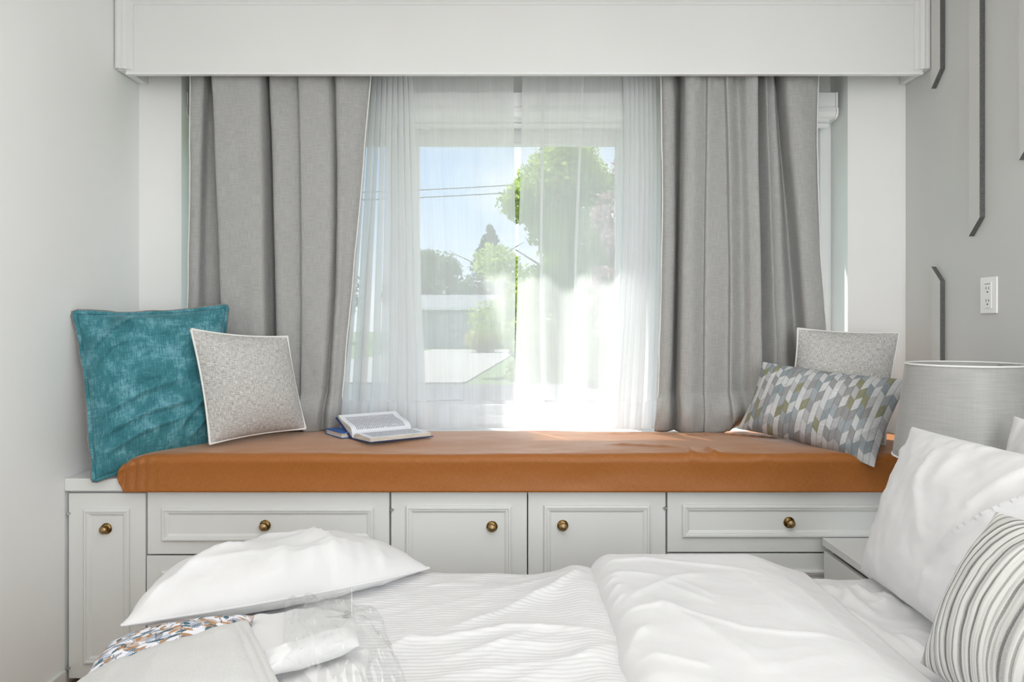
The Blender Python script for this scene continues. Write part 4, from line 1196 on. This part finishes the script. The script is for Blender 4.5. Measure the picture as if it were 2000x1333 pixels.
# ------------------------------------------------------------------ outdoors
def out(name, mb, mat, lab, cat): return tag(mb.build(name, mat), lab, cat)
def grass():
    m = Mat('lawn_grass', (0.10, 0.17, 0.05), 0.95)
    n = m.noise(m.coord('Object'), 2.5, 6, 0.7)
    m.color(m.ramp(n, [(0.35, (0.06, 0.11, 0.035)), (0.65, (0.15, 0.22, 0.07))]))
    return m.m
M['grass'] = grass()
M['asphalt'] = paint('asphalt', (0.10, 0.10, 0.105), 0.9, 20, 0.2)
M['concrete'] = paint('pale_concrete', (0.30, 0.29, 0.27), 0.9, 20, 0.2)
M['house_wall'] = paint('house_siding', (0.34, 0.35, 0.35), 0.8)
M['house_white'] = paint('house_trim', (0.75, 0.75, 0.75), 0.7)
M['roof'] = paint('roof_shingle', (0.20, 0.20, 0.21), 0.9, 10, 0.4)
M['bark'] = paint('bark', (0.11, 0.085, 0.065), 0.95, 30, 0.6)
def leafmat(name, a, b_):
    """thin leaves: part of the light passes through"""
    m = Mat(name, a, 0.6, spec=0.3)
    n = m.noise(m.coord('Object'), 3.0, 3, 0.6)
    c = m.ramp(n, [(0.35, a), (0.65, b_)])
    m.color(c)
    tr = m.n('BsdfTranslucent'); m.t.links.new(c, tr.inputs[0])
    mx = m.n('MixShader'); mx.inputs[0].default_value = 0.5
    m.t.links.new(m.b.outputs[0], mx.inputs[1]); m.t.links.new(tr.outputs[0], mx.inputs[2])
    m.t.links.new(mx.outputs[0], m.t.nodes['Material Output'].inputs[0])
    return m.m
M['leaf_lime'] = leafmat('lime_leaves', (0.22, 0.34, 0.03), (0.48, 0.60, 0.12))
M['leaf_dark'] = leafmat('dark_conifer_leaves', (0.05, 0.10, 0.06), (0.10, 0.18, 0.09))
M['leaf_mid'] = leafmat('mid_green_leaves', (0.08, 0.14, 0.06), (0.16, 0.24, 0.09))
M['leaf_pink'] = leafmat('pink_plum_leaves', (0.30, 0.20, 0.20), (0.48, 0.35, 0.35))
M['leaf_yellow'] = leafmat('golden_shrub_leaves', (0.30, 0.30, 0.04), (0.52, 0.50, 0.10))
ZG = -0.35
g = MB().box(-60, 60, 3.32, 140, ZG - .3, ZG).build('ground', M['grass']); g['kind'] = 'structure'
o = MB().box(-60, 60, 10.5, 19, ZG, ZG + .03).build('street', M['asphalt']); o['kind'] = 'structure'
o = MB().add([(-9, 19.5, ZG + .001), (-1.2, 19.5, ZG + .001), (0.5, 44, ZG + .001), (-4.5, 44, ZG + .001), (-9, 19.5, ZG + .04), (-1.2, 19.5, ZG + .04), (0.5, 44, ZG + .04), (-4.5, 44, ZG + .04)],
             [(0, 3, 2, 1), (4, 5, 6, 7), (0, 1, 5, 4), (1, 2, 6, 5), (2, 3, 7, 6), (3, 0, 4, 7)]).build('driveway', M['concrete'])
o['kind'] = 'structure'

def leaves(rng, pts, size, n):
    """n leaf quads scattered round the given blob centres (x, y, z, rx, rz)"""
    B_ = np.array(pts); k = rng.integers(0, len(B_), n)
    d = rng.normal(size=(n, 3)); d /= np.linalg.norm(d, axis=1)[:, None]
    rr = rng.uniform(.55, 1.0, n)[:, None]
    c = B_[k, :3] + d * rr * np.stack([B_[k, 3], B_[k, 3], B_[k, 4]], -1)
    a = rng.normal(size=(n, 3)); a /= np.linalg.norm(a, axis=1)[:, None]
    b_ = np.cross(a, rng.normal(size=(n, 3))); b_ /= np.linalg.norm(b_, axis=1)[:, None]
    s = size * rng.uniform(.6, 1.3, n)[:, None]
    V = np.stack([c - a * s, c + b_ * s * .5, c + a * s, c - b_ * s * .5], 1).reshape(-1, 3)
    return V
def leaf_obj(name, V, mat, parent):
    n = len(V) // 4
    me = bpy.data.meshes.new(name)
    me.vertices.add(len(V)); me.vertices.foreach_set('co', V.astype(np.float32).ravel())
    me.loops.add(4 * n); me.loops.foreach_set('vertex_index', np.arange(4 * n, dtype=np.int32))
    me.polygons.add(n); me.polygons.foreach_set('loop_start', np.arange(0, 4 * n, 4, dtype=np.int32))
    me.update(calc_edges=True)
    o = link(name, me, mat, parent); o['kind'] = 'stuff'
    return o
def tree(name, lab, x, y, h, r, mat, seed, n=9000, size=.09, conifer=False, trunk=True, base=None, cat='tree'):
    rng = np.random.default_rng(seed)
    t = thing(name, lab, cat, (x, y, ZG))
    blobs = []
    if conifer:
        for k in range(26):
            f = k / 26; zz = ZG + .3 + (h - .4) * f
            for q in range(5):
                an = rng.uniform(0, 2 * pi); rad = r * (1 - f) * .75
                blobs.append((x + rad * cos(an), y + rad * sin(an), zz, r * (1 - f) * .45 + .12, h * .03))
    else:
        zb_ = ZG + (h * .28 if base is None else base)
        for k in range(90):
            f = rng.uniform(0, 1); an = rng.uniform(0, 2 * pi)
            rad = r * sqrt(rng.uniform(0, 1)) * sin(pi * (0.24 + .66 * f)) 
            blobs.append((x + rad * cos(an), y + rad * sin(an), zb_ + (ZG + h - zb_) * f * .92, r * .30, r * .24))
    leaf_obj('crown', leaves(rng, blobs, size, n), mat, t)
    if trunk:
        mb = MB(); mb.tube([(x, y, ZG), (x + .05 * r, y, ZG + h * .35), (x, y, ZG + h * .9)], [h * .022, h * .016, h * .004], 8)
        for k in range(7):
            an = 2.4 * k; z0 = ZG + h * (.3 + .07 * k)
            mb.tube([(x, y, z0), (x + r * .45 * cos(an), y + r * .45 * sin(an), z0 + h * .10), (x + r * .85 * cos(an), y + r * .85 * sin(an), z0 + h * .17)], [h * .008, h * .005, h * .002], 6)
        mb.build('trunk', M['bark'], t)
    return t
tree('leafy_tree', 'tall bright lime green tree seen through the gap between the sheers', 1.55, 22, 7.0, 2.3, M['leaf_lime'], 1, 44000, .08, base=-.2)
tree('plum_tree', 'pinkish plum tree outside behind the right sheer curtain', 3.4, 17, 6.4, 1.5, M['leaf_pink'], 2, 20000, .07, base=.4)
tree('conifer', 'dark feathery conifer outside left of the lime green tree', -1.7, 60, 9.4, 3.6, M['leaf_dark'], 3, 12000, .16, conifer=True)
tree('broad_tree', 'round dark tree in the distance at the left side of the window view', -7.2, 66, 7.9, 3.4, M['leaf_mid'], 4, 11000, .18)
tree('hedge_tree', 'broad dark trees behind the garage roof outside', 5.0, 66, 8.0, 3.6, M['leaf_dark'], 5, 12000, .18)
tree('broad_tree', 'dark tree far left outside, mostly hidden by the left curtains', -16.0, 60, 8.6, 4.0, M['leaf_mid'], 6, 9000, .2)
tree('broad_tree', 'dark tree far right outside, mostly hidden by the right curtains', 12.0, 50, 9.5, 4.5, M['leaf_mid'], 7, 9000, .2)
def shrub(lab, x, y, r, mat, seed):
    rng = np.random.default_rng(seed)
    t = thing('shrub', lab, 'shrub', (x, y, ZG))
    leaf_obj('foliage', leaves(rng, [(x, y, ZG + r * .75, r, r * .75), (x + .3 * r, y, ZG + r * .6, r * .8, r * .6), (x, y, ZG + r * .6, r * .7, r * .55)], .07, 5000), mat, t)
    MB().tube([(x, y, ZG), (x, y, ZG + r * .7)], .06, 6).build('stem', M['bark'], t)
shrub('rounded golden shrub across the street beside the driveway', -1.55, 40, .95, M['leaf_yellow'], 11)
shrub('golden shrub outside seen through the right sheer', 2.35, 38, .8, M['leaf_yellow'], 12)
shrub('small green shrub at the foot of the lime green tree', 0.55, 30, .7, M['leaf_mid'], 13)

gh = thing('garage', 'low grey garage with pale door and gable roof across the street', 'building', (-3.4, 50, ZG))
gx0, gx1, gy0, gy1 = -5.9, -.6, 48, 55
MB().box(gx0, gx1, gy0, gy1, ZG, 2.15).build('wall', M['house_wall'], gh)
MB().prism([(gx0 - .4, gy0 - .4, 2.15), (gx0 - .4, gy1 + .4, 2.15), (gx0 - .4, (gy0 + gy1) / 2, 3.1)], (gx1 - gx0 + .8, 0, 0)).build('roof', M['roof'], gh)
MB().box(gx0 - .4, gx1 + .4, gy0 - .46, gy0 - .40, 2.02, 2.2).build('fascia', M['house_white'], gh)
MB().box(-4.9, -2.3, gy0 - .06, gy0, ZG, 1.75).build('garage_door', M['concrete'], gh)
for k in range(4):
    MB().box(-4.9, -2.3, gy0 - .09, gy0 - .06, ZG + .08 + k * .52, ZG + .54 + k * .52).build('door_panel', M['house_wall'], gh)
fe = thing('garden_fence', 'grey board fence in the distance beside the garage', 'fence', (3, 47, ZG))
for k in range(40):
    MB().box(-.4 + k * .2, -.4 + k * .2 + .185, 47, 47.03, ZG, 1.45).build('board', M['house_wall'], fe)
MB().box(-.4, 7.6, 47.03, 47.1, .9, 1.0).build('rail', M['house_wall'], fe)
# utility wires
pole = thing('utility_pole', 'brown utility pole outside behind the right curtain', 'pole', (9.5, 26, ZG))
MB().tube([(9.5, 26, ZG), (9.5, 26, 9.0)], [.15, .11], 10).build('post', M['bark'], pole)
MB().box(8.6, 10.4, 25.9, 26.05, 8.2, 8.35).build('crossarm', M['bark'], pole)
for k, dz in enumerate((0.0, .24)):
    pts = []
    for s in np.linspace(0, 1, 24):
        x = 9.5 - 26 * s; y = 25.825 - 3.0 * s
        pts.append((x, y, 6.0 + dz * (1 - .0 * s) - 1.6 * s + 2.2 * (s - .5) ** 2 - .05))
    o = MB().tube(pts, .018, 6).build('power_line', M['dark'])
    tag(o, ('lower' if k == 0 else 'upper') + ' of the two thin power lines crossing the sky outside', 'wire', 'power lines outside')

# the house's own eave over the upper panes, and an unseen wall added to shade the left ones
o = MB().box(-4, 4, 3.3, 3.82, 2.88, 3.0).build('roof_eave', M['house_white']); o['kind'] = 'structure'
o = MB().box(-1.75, -1.62, 3.3, 5.62, ZG, 6.0).build('wall_sun_block', M['house_white']); o['kind'] = 'structure'
